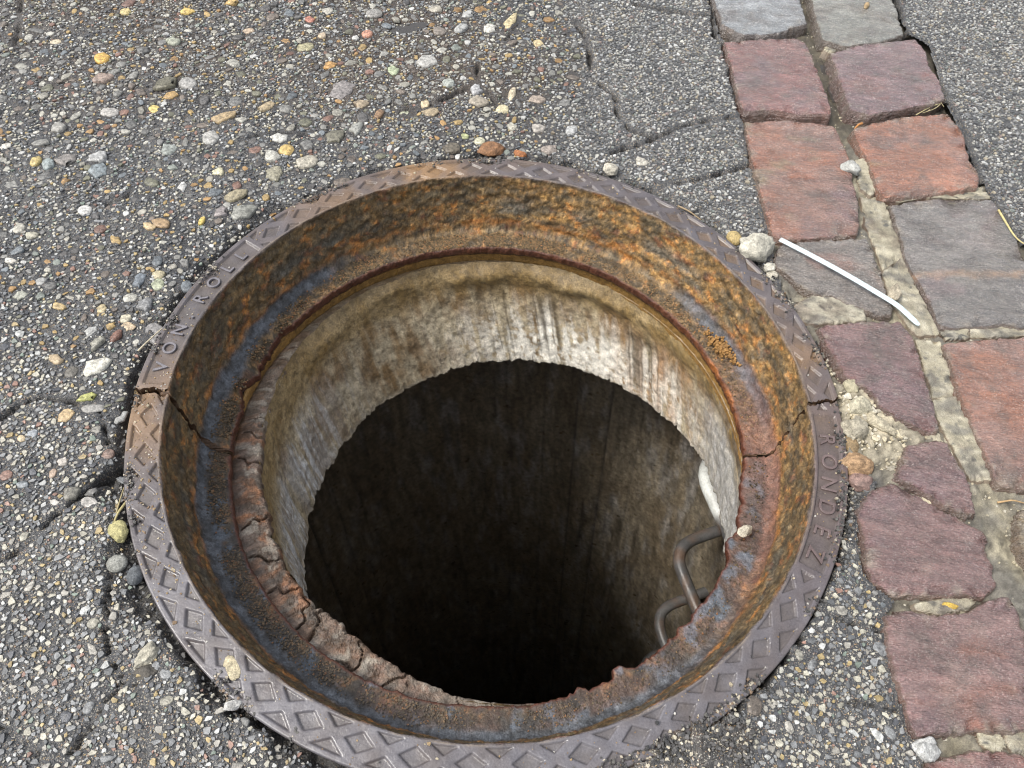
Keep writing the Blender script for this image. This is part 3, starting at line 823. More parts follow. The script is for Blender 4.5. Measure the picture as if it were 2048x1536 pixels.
vs, fs, cs = [], [], []
off = 0
rest = np.nonzero(~single)[0]
for kind, TPL in ((0, CHIP), (1, PEBT)):
    ids = rest[(ty[rest] > 0) == bool(kind)]
    sel = RNG.integers(0, len(TPL), len(ids))
    for k, (V0, T0) in enumerate(TPL):
        w_ = ids[sel == k]
        if not len(w_):
            continue
        c, s = np.cos(rot[w_])[:, None], np.sin(rot[w_])[:, None]
        lx, ly = V0[None, :, 0] * aa[w_][:, None], V0[None, :, 1] * bb[w_][:, None]
        zz = V0[None, :, 2] * (hgt[w_] / (0.33 if kind == 0 else 0.6))[:, None]
        tx, tyy = RNG.normal(0, .07, len(w_))[:, None], RNG.normal(0, .07, len(w_))[:, None]
        P = np.stack([xs[w_][:, None] + lx * c - ly * s, ys[w_][:, None] + lx * s + ly * c, (hz + lift)[w_][:, None] + zz + lx * tx + ly * tyy], -1)
        n = len(V0)
        vs.append(P.reshape(-1, 3))
        fs.append((T0[None] + (off + np.arange(len(w_)) * n)[:, None, None]).reshape(-1, 3))
        cs.append(np.repeat(cc_[w_], n, 0))
        off += n * len(w_)
agg = link('aggregate', make_mesh('aggregate', np.vstack(vs), np.vstack(fs), np.vstack(cs), smooth=False), MAT_AGG, road)
agg['kind'] = 'stuff'
print('stones', len(xs), 'tris', sum(len(f) for f in fs), 'ground', len(fa) * 2, len(fm) * 2)

# ------------------------------------------------------------------ the iron frame, broken in two
Z_SEAT, R_LIP = -0.094, 0.315
PROF = [(0.3975, -0.055), (0.3992, -0.02), (0.4, -0.006), (0.4, -0.0016), (0.3993, -0.0004)]
PROF += [(r, 0.0) for r in np.linspace(0.3986, 0.3642, 42)]
PROF += [(0.3634, -0.0004), (0.3628, -0.0014)]
PROF += [(0.3628 - 0.0133 * t ** 1.3, -0.0014 - 0.079 * t) for t in np.linspace(0.03, 1, 30)]
PROF += [(0.3485, -0.0835), (0.3465, -0.0870), (0.3440, -0.0893), (0.341, -0.0905)]
PROF += [(r, -0.0905 - 0.0035 * (0.341 - r) / 0.025) for r in np.linspace(0.3395, 0.3165, 15)]
PROF += [(0.3156, -0.0946), (0.315, -0.0958), (0.315, -0.099), (0.3152, -0.103), (0.3158, -0.1075), (0.318, -0.1085), (0.3215, -0.109), (0.3225, -0.112), (0.3225, -0.118), (0.3225, -0.126), (0.3235, -0.14)]
PROF = np.array(PROF)
NP_ = len(PROF)
arc = np.concatenate([[0], np.cumsum(np.hypot(*np.diff(PROF, axis=0).T))])
i_fl0, i_fl1 = 5, 46
# line of the two fractures (profile radius/height -> degrees)
CR_L = [(0.0, 184.2), (arc[4], 184.3), (arc[46], 184.8), (arc[50], 185.3), (arc[66], 185.9), (arc[78], 186.5), (arc[84], 187.2), (arc[99], 189.4), (arc[-1], 189.8)]
CR_R = [(0.0, 4.6), (arc[4], 4.5), (arc[46], 3.3), (arc[50], 3.0), (arc[62], 2.3), (arc[78], 1.0), (arc[84], 0.3), (arc[99], -0.4), (arc[-1], -0.6)]


def crack_theta(tab, seed):
    a = np.interp(arc, [t[0] for t in tab], [t[1] for t in tab])
    return a + (fbm(arc * 120, arc * 0 + seed, oct=4, seed=seed, gain=0.65) - 0.5) * 1.9


PITCHD, PH = 7.5, 1.5
TXT_L = (148.6, 183.2)
TXT_R = (-27.8, 1.2)


def flange_relief(th, r):
    """cast pattern of sunk lozenges and the two sunk name panels; 0 = raised face, 1 = sunk"""
    k = (th - PH) / PITCHD
    d = (k - np.round(k)) * radians(PITCHD) * 0.379
    a, b = 0.0142, 0.0094
    q0 = (1 - np.abs(d) / a - np.abs(r - 0.3795) / b) * 0.0081
    k2 = k - 0.5
    d2 = (k2 - np.round(k2)) * radians(PITCHD) * 0.379
    qo = np.minimum((1 - np.abs(d2) / 0.0155 - np.abs(0.3945 - r) / 0.0108) * 0.0087, (0.3945 - r) * 1.0)
    qi = np.minimum((1 - np.abs(d2) / 0.0135 - np.abs(r - 0.3660) / 0.0088) * 0.0072, (r - 0.3662) * 1.0)
    q = np.maximum(np.maximum(q0, qo), qi)
    al = np.where(th < -90, th + 360, th)
    for lo, hi, r0, r1 in ((TXT_L[0], TXT_L[1], 0.3668, 0.3935), (TXT_R[0], TXT_R[1], 0.3672, 0.3928)):
        m = (al - lo) * 0.00661
        n = (hi - al) * 0.00661
        qq = np.minimum(np.minimum(m, n), np.minimum(r - r0, r1 - r))
        near = np.minimum(m, n) > -0.0075
        q = np.where(near, np.where(np.minimum(m, n) > 0, qq, -0.002), q)
    return sst(-0.0002, 0.0006, q)


RUSTY = dict(ochre=(.25, .145, .05), dark=(.042, .034, .024), olive=(.12, .092, .052), red=(.15, .06, .034), orange=(.40, .17, .045), blue=(.088, .097, .110), maroon=(.12, .055, .045), dirt=(.095, .07, .042), pink=(.24, .13, .095))
RUSTY = {k: np.array(v, np.float32) for k, v in RUSTY.items()}


def frame_mesh(t0, t1, gap, z0, seed, gap2=None):
    ca, cb = t0, t1
    nth = int(abs(cb.mean() - ca.mean()) / 360 * 2000)
    u = np.linspace(0, 1, nth)
    rag = 0.5 + 1.1 * vnoise(arc * 160, arc * 0 + 1.0, seed=14)
    gp = np.degrees(gap * rag / np.maximum(PROF[:, 0], 0.1)); gp2 = np.degrees((gap2 or gap) * rag[::-1] / np.maximum(PROF[:, 0], 0.1))
    TH = (ca + gp)[None, :] * (1 - u[:, None]) + (cb - gp2)[None, :] * u[:, None]
    Rr = np.repeat(PROF[None, :, 0], nth, 0); Zz = np.repeat(PROF[None, :, 1], nth, 0)
    A = np.repeat(arc[None], nth, 0)
    thd = (TH + 180) % 360 - 180
    cx, sy = np.cos(np.radians(TH)), np.sin(np.radians(TH))
    X, Y = cx * Rr, sy * Rr
    ii = np.arange(NP_)[None].repeat(nth, 0)
    fl = (ii >= i_fl0) & (ii <= i_fl1)
    sunk = np.where(fl, flange_relief(thd, Rr), 0.0)
    dz = -0.0028 * sunk
    # wear on the flange, rust scale on the throat
    dz = dz + np.where(fl, 0.0006 * (fbm(X * 90, Y * 90, oct=3, seed=seed) - 0.5), 0)
    thr = sst(46, 50, ii)
    scale_n = fbm(X * 70, Y * 70, Zz * 110, oct=5, seed=seed + 1, gain=0.62) - 0.5
    scale_n = 0.55 * scale_n + 0.45 * (np.round(scale_n * 9) / 9)
    fine_n = fbm(X * 260, Y * 260, Zz * 260, oct=3, seed=seed + 2) - 0.5
    amp = 0.0085 * thr * (1 - 0.6 * sst(80, 88, ii))
    dr = -(scale_n * amp + fine_n * 0.0022 * thr)
    # lip eaten away / swollen with rust on the left and right
    al = np.where(thd < 0, thd + 360, thd)
    lipm = sst(86, 97, ii) * (1 - sst(101, 106, ii))
    eat = np.exp(-((al - 166) / 13) ** 4) * (-0.002 + 0.040 * (fbm(cx * 14 + 3, sy * 14, oct=4, seed=5) - 0.5)) + np.exp(-((thd + 15) / 10) ** 4) * (0.007 + 0.030 * (fbm(cx * 13, sy * 13 + 4, oct=3, seed=9) - 0.5)) + np.exp(-((thd + 64) / 26) ** 4) * 0.012 * np.clip(fbm(cx * 16, sy * 16 + 4, oct=3, seed=19) - 0.50, 0, 1) * 3
    dr = dr - eat * lipm
    dz = dz - lipm * np.exp(-((al - 168) / 12) ** 2) * (0.006 + 0.014 * (fbm(cx * 25, sy * 25, oct=3, seed=15) - 0.4)) - lipm * np.exp(-((thd + 14) / 9) ** 2) * 0.006
    wob = lipm * 0.0034 * (fbm(cx * 40, sy * 40, oct=3, seed=25) - 0.5)
    Rr2 = Rr + dr + wob
    X, Y, Z = cx * Rr2, sy * Rr2, Zz + dz + z0 + 0.0020 * thr * fine_n
    # fracture faces: turn the end rows outward/down so the iron shows its thickness
    vs = np.stack([X, Y, Z], -1)
    # ---------------- paint
    c = np.empty((nth, NP_, 3), np.float32)
    # flange
    c[:] = (0.098, 0.089, 0.096)
    lowr = sst(-0.1, -0.3, Y)
    c = mixc(c, (0.128, 0.122, 0.134), lowr * 0.8)
    nA = con(fbm(X * 40, Y * 40, oct=4, seed=61), 2.5)
    c = mixc(c, (0.078, 0.060, 0.052), nA * 0.6)
    redz = np.exp(-((thd + 13) / 17) ** 2)
    c = mixc(c, (0.105, 0.074, 0.070), redz * 0.75)
    c = mixc(c, (0.085, 0.070, 0.056), sunk * (0.5 - 0.1 * lowr) * (0.4 + 0.6 * con(fbm(X * 120, Y * 120, oct=3, seed=64), 2.5)))
    ow = con(fbm(X * 22, Y * 22, oct=4, seed=62), 3.2)
    orz = np.exp(-((thd - 112) / 22) ** 2) + 0.75 * np.exp(-((al - 188) / 10) ** 2) + 0.5 * np.exp(-((thd - 12) / 12) ** 2) + 0.35 * np.exp(-((thd - 38) / 20) ** 2) * sunk
    c = mixc(c, (0.25, 0.145, 0.062), np.clip(orz * (0.25 + 0.9 * ow) * 0.8, 0, 0.85))
    inner = 1 - sst(0.3635, 0.3665, Rr)
    c = mixc(c, (0.21, 0.165, 0.12), inner * con(fbm(X * 70, Y * 70, oct=3, seed=63), 3) * 0.8 * fl)
    # throat
    b1 = con(fbm(X * 34, Y * 34, Zz * 80, oct=5, seed=71, gain=0.68), 3.0)
    b4 = con(fbm(X * 190, Y * 190, Zz * 190, oct=3, seed=75, gain=0.7), 3.2)
    b2 = con(fbm(X * 46, Y * 46, Zz * 85, oct=5, seed=72, gain=0.68), 3.2)
    b3 = con(fbm(X * 85, Y * 85, Zz * 85, oct=4, seed=73, gain=0.6), 3.4)
    t = np.empty((nth, NP_, 3), np.float32); t[:] = RUSTY['olive']
    big = con(fbm(X * 13, Y * 13, Zz * 40, oct=4, seed=70), 3.0)
    t = mixc(t, RUSTY['dark'], np.clip(b1 * 0.75 + big * 0.45 - 0.1, 0, 0.95))
    rt = sst(-60, 20, -np.abs(thd - 50) + 40)                          # right-hand side is yellower
    t = mixc(t, RUSTY['ochre'], b2 * (0.45 + 0.5 * rt))
    s = A - arc[48]
    s_f = arc[81] - arc[48]
    t = mixc(t, RUSTY['orange'], sst(0.66, 0.98, b3 * 0.5 + b2 * 0.5) * 0.85)
    gz = np.exp(-((s - s_f * 0.52 + 0.012 * (b2 - .5)) / 0.010) ** 2) * sst(0.45, 0.7, fbm(cx * 7, sy * 7, oct=3, seed=76))
    t = mixc(t, np.array((.085, .085, .075), np.float32), gz * 0.75)
    t = mixc(t, RUSTY['dark'], (1 - b4) * 0.45)
    t = t * ((0.84 + 0.5 * b4) * (1 + 0.35 * np.exp(-((thd - 70) / 50) ** 4)))[..., None]  # rust grain; far wall also painted brighter, standing in for light in the throat
    t = mixc(t, RUSTY['red'], sst(0.45, 0.9, b1 * b3) * 0.6)
    s = A - arc[48]                                                    # metres along the profile from the throat edge
    s_f = arc[81] - arc[48]
    # orange seam above the fillet
    seam = np.exp(-((s - s_f + 0.016 + 0.008 * (b1 - 0.5)) / 0.005) ** 2)
    t = mixc(t, RUSTY['orange'], seam * b3 * 0.8)
    # scoured blue-grey band
    left = np.maximum(sst(126, 140, al) * (1 - sst(305, 335, al)), 0)
    rp = sst(2, 14, thd) * (1 - sst(42, 50, thd)) * 0.9
    bn = (fbm(X * 30, Y * 30, Zz * 20, oct=4, seed=74) - 0.5) * 0.020
    ctr = np.where(thd > 0, s_f - 0.004, s_f - 0.002) + np.where((al > 125) & (al < 190), 0.002, 0)
    band = np.exp(-(np.abs(s - ctr + bn) / 0.0125) ** 4) * np.maximum(left, rp * (thd > 0))
    t = mixc(t, RUSTY['blue'] * 0.5, band * 0.9)
    t = mixc(t, RUSTY['blue'] * 1.5, band * con(b3 * 0.6 + b4 * 0.4, 1.6) * 0.8)
    # seat: dirt and grit, maroon scale on the right
    seat = sst(s_f + 0.002, s_f + 0.008, s)
    t = mixc(t, RUSTY['dirt'] * 0.75, seat * (1 - band) * (0.55 + 0.4 * (1 - b3)) * sst(-0.15, 0.12, Y))
    t = mixc(t, np.array((.30, .19, .09), np.float32), seat * (1 - band) * sst(0.55, 0.9, b4) * 0.55 * sst(-0.1, 0.15, Y))
    mar = np.exp(-((thd + 8) / 24) ** 2) * sst(s_f - 0.022, s_f - 0.008, s + bn * 0.8)
    t = mixc(t, RUSTY['maroon'], mar * 0.8)
    t = mixc(t, RUSTY['pink'], mar * b2 * 0.55)
    nearseat = seat * sst(0.05, -0.12, Y)
    t = mixc(t, np.array((.040, .034, .030), np.float32), nearseat * (0.55 + 0.4 * (1 - b3)))
    t = mixc(t, np.array((.10, .122, .15), np.float32), nearseat * sst(0.52, 0.72, fbm(X * 60, Y * 60, oct=4, seed=79)) * 0.8)
    dim = seat * sst(-0.05, -0.2, Y) * b2 * 0.3
    t = mixc(t, RUSTY['pink'], dim * 0.6 * (thd > -110))
    lip = sst(95.5, 97.5, ii) * (1 - sst(101, 103, ii))
    t = mixc(t, np.array((.085, .028, .016), np.float32), lip * 0.9)
    t = mixc(t, np.array((.34, .12, .03), np.float32), lip * np.exp(-((thd - 22) / 16) ** 2) * b2 * 0.8)
    skirt = sst(103, 104, ii)
    t = mixc(t, np.array((.30, .17, .05), np.float32), skirt * 0.85)
    c = c * (1 - thr[..., None]) + t * thr[..., None]
    # near the fractures bare brown iron
    V = vs.reshape(-1, 3); C = c.reshape(-1, 3)
    fc = grid_faces(nth, NP_)
    # end caps
    capv, capf, capc = [], [], []
    base = len(V)
    for row, dirn in ((0, -1), (nth - 1, 1)):
        P0 = vs[row]
        back = P0.copy()
        th_ = np.radians(TH[row])
        inwd = 0.018 * np.sin(np.clip((np.arange(NP_) - 2) / (NP_ - 4), 0, 1) * pi) ** 0.4
        outn = np.stack([np.cos(th_), np.sin(th_), np.zeros(NP_)], 1)
        # section thickness: push into the casting (outwards for the throat, down for the flange)
        dn = sst(40, 52, np.arange(NP_))[:, None]
        back = back + outn * (0.014 * dn) - np.array([0, 0, 0.016]) * (1 - dn)
        rough_ = (vnoise(arc * 300, arc * 0 + 3 + row, seed=4) - 0.5) * 0.002
        back[:, 0] += -np.sin(th_) * rough_; back[:, 1] += np.cos(th_) * rough_
        b0 = base + len(capv) * 0
        st_ = len(V) + sum(len(q) for q in capv)
        capv += [P0, back]
        i = np.arange(NP_ - 1)
        q = np.stack([st_ + i, st_ + i + 1, st_ + NP_ + i + 1, st_ + NP_ + i], 1)
        capf.append(q if dirn < 0 else q[:, ::-1])
        cc0 = np.empty((2 * NP_, 3), np.float32); cc0[:] = (0.085, 0.048, 0.026)
        capc.append(cc0)
    V = np.vstack([V] + capv); C = np.vstack([C] + capc)
    me = make_mesh('frame_half', V, [fc] + capf, C)
    me.materials.append(MAT_IRON); me.materials.append(MAT_RUST)
    mi = np.zeros(len(me.polygons), np.int32)
    col_i = np.arange(len(fc)) % (NP_ - 1)
    mi[:len(fc)][col_i >= 46] = 1
    mi[len(fc):] = 1
    me.polygons.foreach_set('material_index', mi)
    return me


thL = crack_theta(CR_L, 3); thR = crack_theta(CR_R, 8)
frame = empty('iron_manhole', 'round rusty cast iron manhole frame cracked into two halves around the open shaft', 'manhole')
ZU, ZL = 0.0030, -0.0015
half_u = link('frame_half', frame_mesh(thR, thL, 0.0010, ZU, 200, 0.0020), None, frame)
half_u['label'] = 'far half of the cracked frame with thick ochre rust'
half_l = link('frame_half', frame_mesh(thL, thR + 360, 0.0020, ZL, 300, 0.0010), None, frame)
half_l['label'] = 'near half of the cracked frame with blue grey scoured seat'


# raised lettering, bent round the flange
def letter(ch, size, th, r, z, parent, dark=False):
    cu = bpy.data.curves.new('letter', 'FONT')
    cu.body = ch; cu.size = size / 0.69; cu.align_x = 'CENTER'; cu.extrude = 0.0011; cu.bevel_depth = 0.00028; cu.bevel_resolution = 1
    cu.offset = -0.0001
    ob = bpy.data.objects.new('letter', cu); COL.objects.link(ob)
    bpy.context.view_layer.update()
    me = bpy.data.meshes.new_from_object(ob.evaluated_get(bpy.context.evaluated_depsgraph_get()))
    bpy.data.objects.remove(ob)
    me.name = 'letter'
    n = len(me.vertices)
    co = np.empty(n * 3, np.float32); me.vertices.foreach_get('co', co); co = co.reshape(-1, 3)
    a = radians(th) - co[:, 0] / r
    rad_ = r - size / 2 + co[:, 1]
    out = np.stack([np.cos(a) * rad_, np.sin(a) * rad_, z + co[:, 2]], 1)
    me.vertices.foreach_set('co', out.ravel().astype(np.float32))
    at = me.color_attributes.new('tint', 'FLOAT_COLOR', 'POINT')
    c = np.ones((n, 4), np.float32); c[:, :3] = (0.15, 0.14, 0.152) if not dark else (0.125, 0.09, 0.085)
    at.data.foreach_set('color', c.ravel())
    me.update()
    me.materials.clear()
    return link('letter', me, MAT_IRON, parent)


for ch, th in zip('VON.ROLL', (179.6, 175.6, 171.5, 168.2, 164.0, 159.7, 155.7, 151.9)):
    letter(ch, 0.0150, th, 0.3800, ZU - 0.0016, half_u)
for ch, th in zip('RONDEZ', (-3.6, -7.9, -12.2, -16.5, -20.9, -25.2)):
    letter(ch, 0.0168, th, 0.3800, ZL - 0.0016, half_l, True)

# ------------------------------------------------------------------ the shaft below
shaft = empty('manhole_shaft', 'deep dark concrete shaft with stained neck ring and step irons below the iron frame', 'shaft', (0, 0, 0))
DV = np.array([0.0575, -0.148])          # the shaft hangs plumb, the street slopes


def plumb(x, y, z):
    return np.stack([x + DV[0] * (-z), y + DV[1] * (-z), z], -1)


# neck: smooth cast ring, stained, broken lower edge
NT, NZ = 1100, 84
th = np.linspace(0, 2 * pi, NT, endpoint=False)
thd = (np.degrees(th) + 180) % 360 - 180
al = np.degrees(th)
t = np.linspace(0, 1, NZ)
zt, zb = -0.122, -0.300
lowl = np.exp(-((al - 222) / 38) ** 2)
rin = 0.3165 - 0.021 * np.clip(lowl * 1.25, 0, 1) - 0.006 * np.exp(-((al - 175) / 20) ** 2)
bx, by = 0.0100, 0.0050
top = np.stack([bx + rin * np.cos(th), by + rin * np.sin(th)], 1)
rbot = 0.3060 - 0.0150 * np.exp(-((thd + 8) / 27) ** 4)
edge_n = (fbm(np.cos(th) * 28, np.sin(th) * 28, oct=4, seed=91, gain=0.65) - 0.5)
bot = np.stack([0.0518 + (rbot + edge_n * 0.004) * np.cos(th), -0.0412 + (rbot + edge_n * 0.004) * np.sin(th)], 1)
# a collar of trowelled mortar runs just under the iron, then the cast surface
TT = t[None, :, None]
blend = 1 - (1 - TT) ** 1.0
P = top[:, None] * (1 - blend) + bot[:, None] * blend
Z = zt + (zb - zt) * t[None] + edge_n[:, None] * 0.012 * sst(0.75, 1, t)[None]
chips = np.clip(fbm(np.cos(th) * 34, np.sin(th) * 34, oct=4, seed=97, gain=0.7) - 0.56, 0, 1) * 0.040 - np.clip(vnoise(np.cos(th) * 26, np.sin(th) * 26, seed=98) - 0.8, 0, 1) * 0.03
Z = Z + chips[:, None] * sst(0.85, 1, t)[None]
nrm = np.stack([np.cos(th), np.sin(th)], 1)
arcl = th[:, None] * 0.31
lump = (fbm(np.cos(th)[:, None] * 12 + 0 * t, np.sin(th)[:, None] * 12 + 0 * t, Z * 40, oct=4, seed=93) - 0.5)
collar = 0.012 * np.exp(-((t[None] - 0.06 - 0.10 * (vnoise(np.cos(th) * 5, np.sin(th) * 5, seed=95)[:, None])) / 0.10) ** 2) * (0.3 + vnoise(np.cos(th) * 7, np.sin(th) * 7, seed=96)[:, None])
collar = collar * np.exp(-((al - 90) / 70) ** 4)[:, None]
fine = fbm(np.cos(th)[:, None] * 90 + 0 * t, np.sin(th)[:, None] * 90 + 0 * t, Z * 280, oct=3, seed=94) - 0.5
inw = lump * 0.009 + collar + fine * 0.0016
P = P - nrm[:, None] * inw[..., None]
C = np.empty((NT, NZ, 3), np.float32); C[:] = (0.48, 0.41, 0.285)
CX, SX = np.cos(th)[:, None] + 0 * t, np.sin(th)[:, None] + 0 * t
streak = con(fbm(CX * 30, SX * 30, Z * 14, oct=5, seed=101, gain=0.6), 2.6)
blot = con(fbm(CX * 9, SX * 9, Z * 26, oct=4, seed=102), 2.4)
sp = con(fbm(CX * 60, SX * 60, Z * 190, oct=3, seed=103, gain=0.7), 2.6)
T2 = np.repeat(t[None], NT, 0)
farw = np.exp(-((al - 70) / 42) ** 4)[:, None] + 0 * t
C = mixc(C, (0.205, 0.125, 0.050), con(blot * 0.55 + streak * 0.45, 2.4) * 0.92)
topb = 1 - sst(0.16, 0.42, T2 + 0.18 * (blot - 0.5))
C = mixc(C, (0.27, 0.185, 0.075), topb * 0.8)
wh = sst(0.3, 0.75, T2 + 0.25 * (streak - 0.5)) * np.clip(farw, 0, 1) * sst(0.32, 0.56, streak * 0.45 + sp * 0.35 + 0.14)
C = mixc(C, (0.86, 0.83, 0.74), wh * 0.95)  # efflorescence, its white lifted as painted light on the far wall
C = mixc(C, (0.11, 0.08, 0.045), sst(0.62, 0.85, sp) * (1 - wh) * 0.5)
lw = sst(0.25, 0.6, T2) * np.exp(-((al - 195) / 42) ** 4)[:, None]
C = mixc(C, (0.50, 0.50, 0.49), lw * streak * 0.85)
C = mixc(C, (0.74, 0.77, 0.79), lw * sst(0.5, 0.8, con(fbm(CX * 55, SX * 55, Z * 12, oct=4, seed=108, gain=.65), 2.6)) * (0.4 + 0.6 * sp) * 0.9)  # pale drip streaks, with bluish sky light painted into their tone
rw = sst(0.15, 0.5, T2) * np.exp(-((thd - 8) / 22) ** 4)[:, None]
C = mixc(C, (0.36, 0.36, 0.355), rw * 0.75)
C = mixc(C, (0.6, 0.6, 0.59), rw * streak * sp * 0.8)
# rusty runs and thin dark drip lines
orr = np.exp(-((thd - 48) / 14) ** 2)[:, None] * sst(0.15, 0.4, T2) * con(fbm(CX * 26, SX * 26, Z * 14, oct=4, seed=104), 2.4)
C = mixc(C, (0.42, 0.22, 0.10), orr * 0.6)
wavy = 0.010 * (fbm(CX * 20, SX * 20, Z * 45, oct=3, seed=107) - 0.5)
dl = vnoise((th[:, None] + wavy) * 52, Z * 3, seed=105)
dln = np.exp(-(np.abs(dl - 0.5) / 0.15) ** 2) * sst(0.22, 0.36, T2) * (1 - 0.7 * sst(0.75, 1.0, T2 + 0.2 * (blot - .5))) * sst(0.4, 0.6, vnoise(CX * 9 + 7, SX * 9, seed=106))
C = mixc(C, (0.075, 0.055, 0.03), dln * np.clip(farw, 0, 1) * 0.8)
C = mixc(C, (0.50, 0.46, 0.37), sst(0.94, 1.0, T2) * 0.5)
C = mixc(C, (0.13, 0.095, 0.05), (1 - sst(0.02, 0.10, T2)) * 0.4)
Vn = np.concatenate([P, Z[..., None]], -1)
# broken underside, running back to the wide chamber
und = []
undc = []
for k, (f_, dz_) in enumerate(((1.035, 0.001), (1.12, 0.012), (1.75, 0.02))):
    q = np.stack([0.0518 + (P[:, -1, 0] - 0.0518) * f_, -0.0412 + (P[:, -1, 1] + 0.0412) * f_, Z[:, -1] + dz_], 1)
    und.append(q[:, None]); undc.append(np.full((NT, 1, 3), 0.22, np.float32))
Vn = np.concatenate([Vn] + und, 1); C = np.concatenate([C] + undc, 1)
fc = grid_faces(NT, NZ + 3, True)[:, ::-1]
link('neck_ring', make_mesh('neck_ring', Vn.reshape(-1, 3), fc, C.reshape(-1, 3)), MAT_CONC, shaft)

# mortar bedding between iron and concrete, standing out on the near left
NB = 1300
th2 = np.linspace(0, 2 * pi, NB, endpoint=False)
al2 = np.degrees(th2)
low2 = np.clip(np.exp(-((al2 - 222) / 38) ** 2) * 1.25, 0, 1)
ri2 = 0.3165 - 0.021 * low2 - 0.006 * np.exp(-((al2 - 175) / 20) ** 2)
ri2 = ri2 - 0.005 * np.exp(-((al2 - 247) / 17) ** 2) - 0.002
jn = fbm(np.cos(th2) * 22, np.sin(th2) * 22, oct=4, seed=111, gain=0.65) - 0.5
rows = [(0.330, -0.116, 0), (0.322, -0.1135, 0.2)]
rows += [(float(q), -0.1125 - 0.003 * (1 - q) ** 3, min(1, (1 - q) * 3)) for q in np.linspace(0.95, 0.06, 22)]
rows += [(0.0, -0.1165, 1), (-0.04, -0.1195, 1), (-0.05, -0.123, 1), (-0.04, -0.127, 1), (-0.01, -0.132, 1), (0.1, -0.142, 0.5)]
vs, cs = [], []
for k, (rr_, zz, nz) in enumerate(rows):
    rv = np.full(NB, rr_) if k < 2 else ri2 + (0.322 - ri2) * rr_
    rv = rv + jn * 0.016 * low2 * (0 if k < 2 else 1) * (1 - np.clip(rr_, 0, 1)) ** 4
    c0 = np.cos(th2); s0 = np.sin(th2)
    n = fbm(c0 * rv * 95, s0 * rv * 95, oct=5, seed=112, gain=0.66) - 0.5
    n = 0.45 * n + 0.55 * np.round(n * 7) / 7
    ck = np.exp(-(np.abs(fbm(c0 * rv * 26, s0 * rv * 26, oct=3, seed=118) - 0.5) / 0.012) ** 2) * (nz > .3)
    z_ = zz + (n * 0.009 * nz - 0.006 * ck) * (0.10 + 0.90 * low2) + 0.001 * low2 - 0.013 * (1 - low2)
    cxo = 0.010 * (1 - nz * 0.0); cyo = 0.005
    w_ = 0.0 if k < 2 else min(1.0, (k - 1) / 6)
    vs.append(np.stack([cxo * w_ + rv * c0, cyo * w_ + rv * s0, z_], 1))
    c = np.empty((NB, 3), np.float32); c[:] = (0.21, 0.175, 0.14)
    c = mixc(c, (0.20, 0.12, 0.085), con(fbm(c0 * rv * 75, s0 * rv * 75, oct=4, seed=113), 2.6) * 0.8)
    c = mixc(c, (0.46, 0.18, 0.06), sst(0.5, 0.62, fbm(c0 * rv * 85, s0 * rv * 85, oct=4, seed=114)) * 0.55 * np.exp(-((al2 - 205) / 35) ** 2))
    c = mixc(c, (0.07, 0.05, 0.035), con(fbm(c0 * rv * 120, s0 * rv * 120, oct=4, seed=115), 3.2) * 0.75)
    c = mixc(c, (0.38, 0.34, 0.28), sst(0.55, 0.7, fbm(c0 * rv * 90 + 3, s0 * rv * 90, oct=4, seed=119)) * 0.6)
    c = mixc(c, (0.06, 0.04, 0.03), ck * 0.8)
    farb = np.exp(-((al2 - 80) / 75) ** 4)
    c = mixc(c, (0.24, 0.165, 0.08), farb * 0.8)
    cs.append(c)
V = np.stack(vs, 1); C = np.stack(cs, 1)
link('mortar_bedding', make_mesh('mortar_bedding', V.reshape(-1, 3), grid_faces(NB, len(rows), True)[:, ::-1], C.reshape(-1, 3), smooth=False), MAT_CONC, shaft)

# chamber wall
NW, NZ2 = 620, 220
th3 = np.linspace(0, 2 * pi, NW, endpoint=False)
zz3 = np.concatenate([np.linspace(-0.27, -2.0, 170), np.linspace(-2.05, -4.2, 50)])
A3, Z3 = np.meshgrid(th3, zz3, indexing='ij')
c3, s3 = np.cos(A3), np.sin(A3)
r3 = 0.5 + 0.004 * (fbm(c3 * 10, s3 * 10, Z3 * 12, oct=4, seed=121) - 0.5)
# board marks of the formwork
bm = np.abs((A3 * 7.1 + 0.15) % 1 - 0.5)
r3 = r3 + 0.004 * np.exp(-((bm) / 0.012) ** 2)
V = plumb(c3 * r3, s3 * r3, Z3)
C = np.empty(A3.shape + (3,), np.float32); C[:] = (0.21, 0.178, 0.13)
C = mixc(C, (0.12, 0.085, 0.048), con(fbm(c3 * 9, s3 * 9, Z3 * 7, oct=5, seed=122), 2.4) * 0.55)
C = mixc(C, (0.29, 0.28, 0.27), sst(0.5, 0.72, fbm(c3 * 22, s3 * 22, Z3 * 12, oct=5, seed=123, gain=0.65)) * 0.55)
C = mixc(C, (0.05, 0.04, 0.03), sst(0.55, 0.8, fbm(c3 * 40, s3 * 40, Z3 * 6, oct=4, seed=124)) * 0.6)
C = mixc(C, (0.05, 0.05, 0.05), np.exp(-((bm) / 0.012) ** 2) * 0.6)
C = C * (0.6 + 0.8 * con(fbm(c3 * 60, s3 * 60, Z3 * 30, oct=4, seed=126, gain=0.65), 2.2))[..., None]
link('chamber_wall', make_mesh('chamber_wall', V.reshape(-1, 3), grid_faces(NW, len(zz3), True)[:, ::-1], C.reshape(-1, 3)), MAT_CONC, shaft)
fl_v = plumb(np.cos(th3) * 0.51, np.sin(th3) * 0.51, np.full(NW, -4.18))
fl_v = np.vstack([fl_v, plumb(np.array([0.]), np.array([0.]), np.array([-4.2]))])
link('shaft_floor', make_mesh('shaft_floor', fl_v, np.stack([np.arange(NW), (np.arange(NW) + 1) % NW, np.full(NW, NW)], 1), np.full((NW + 1, 3), 0.06)), MAT_CONC, shaft)


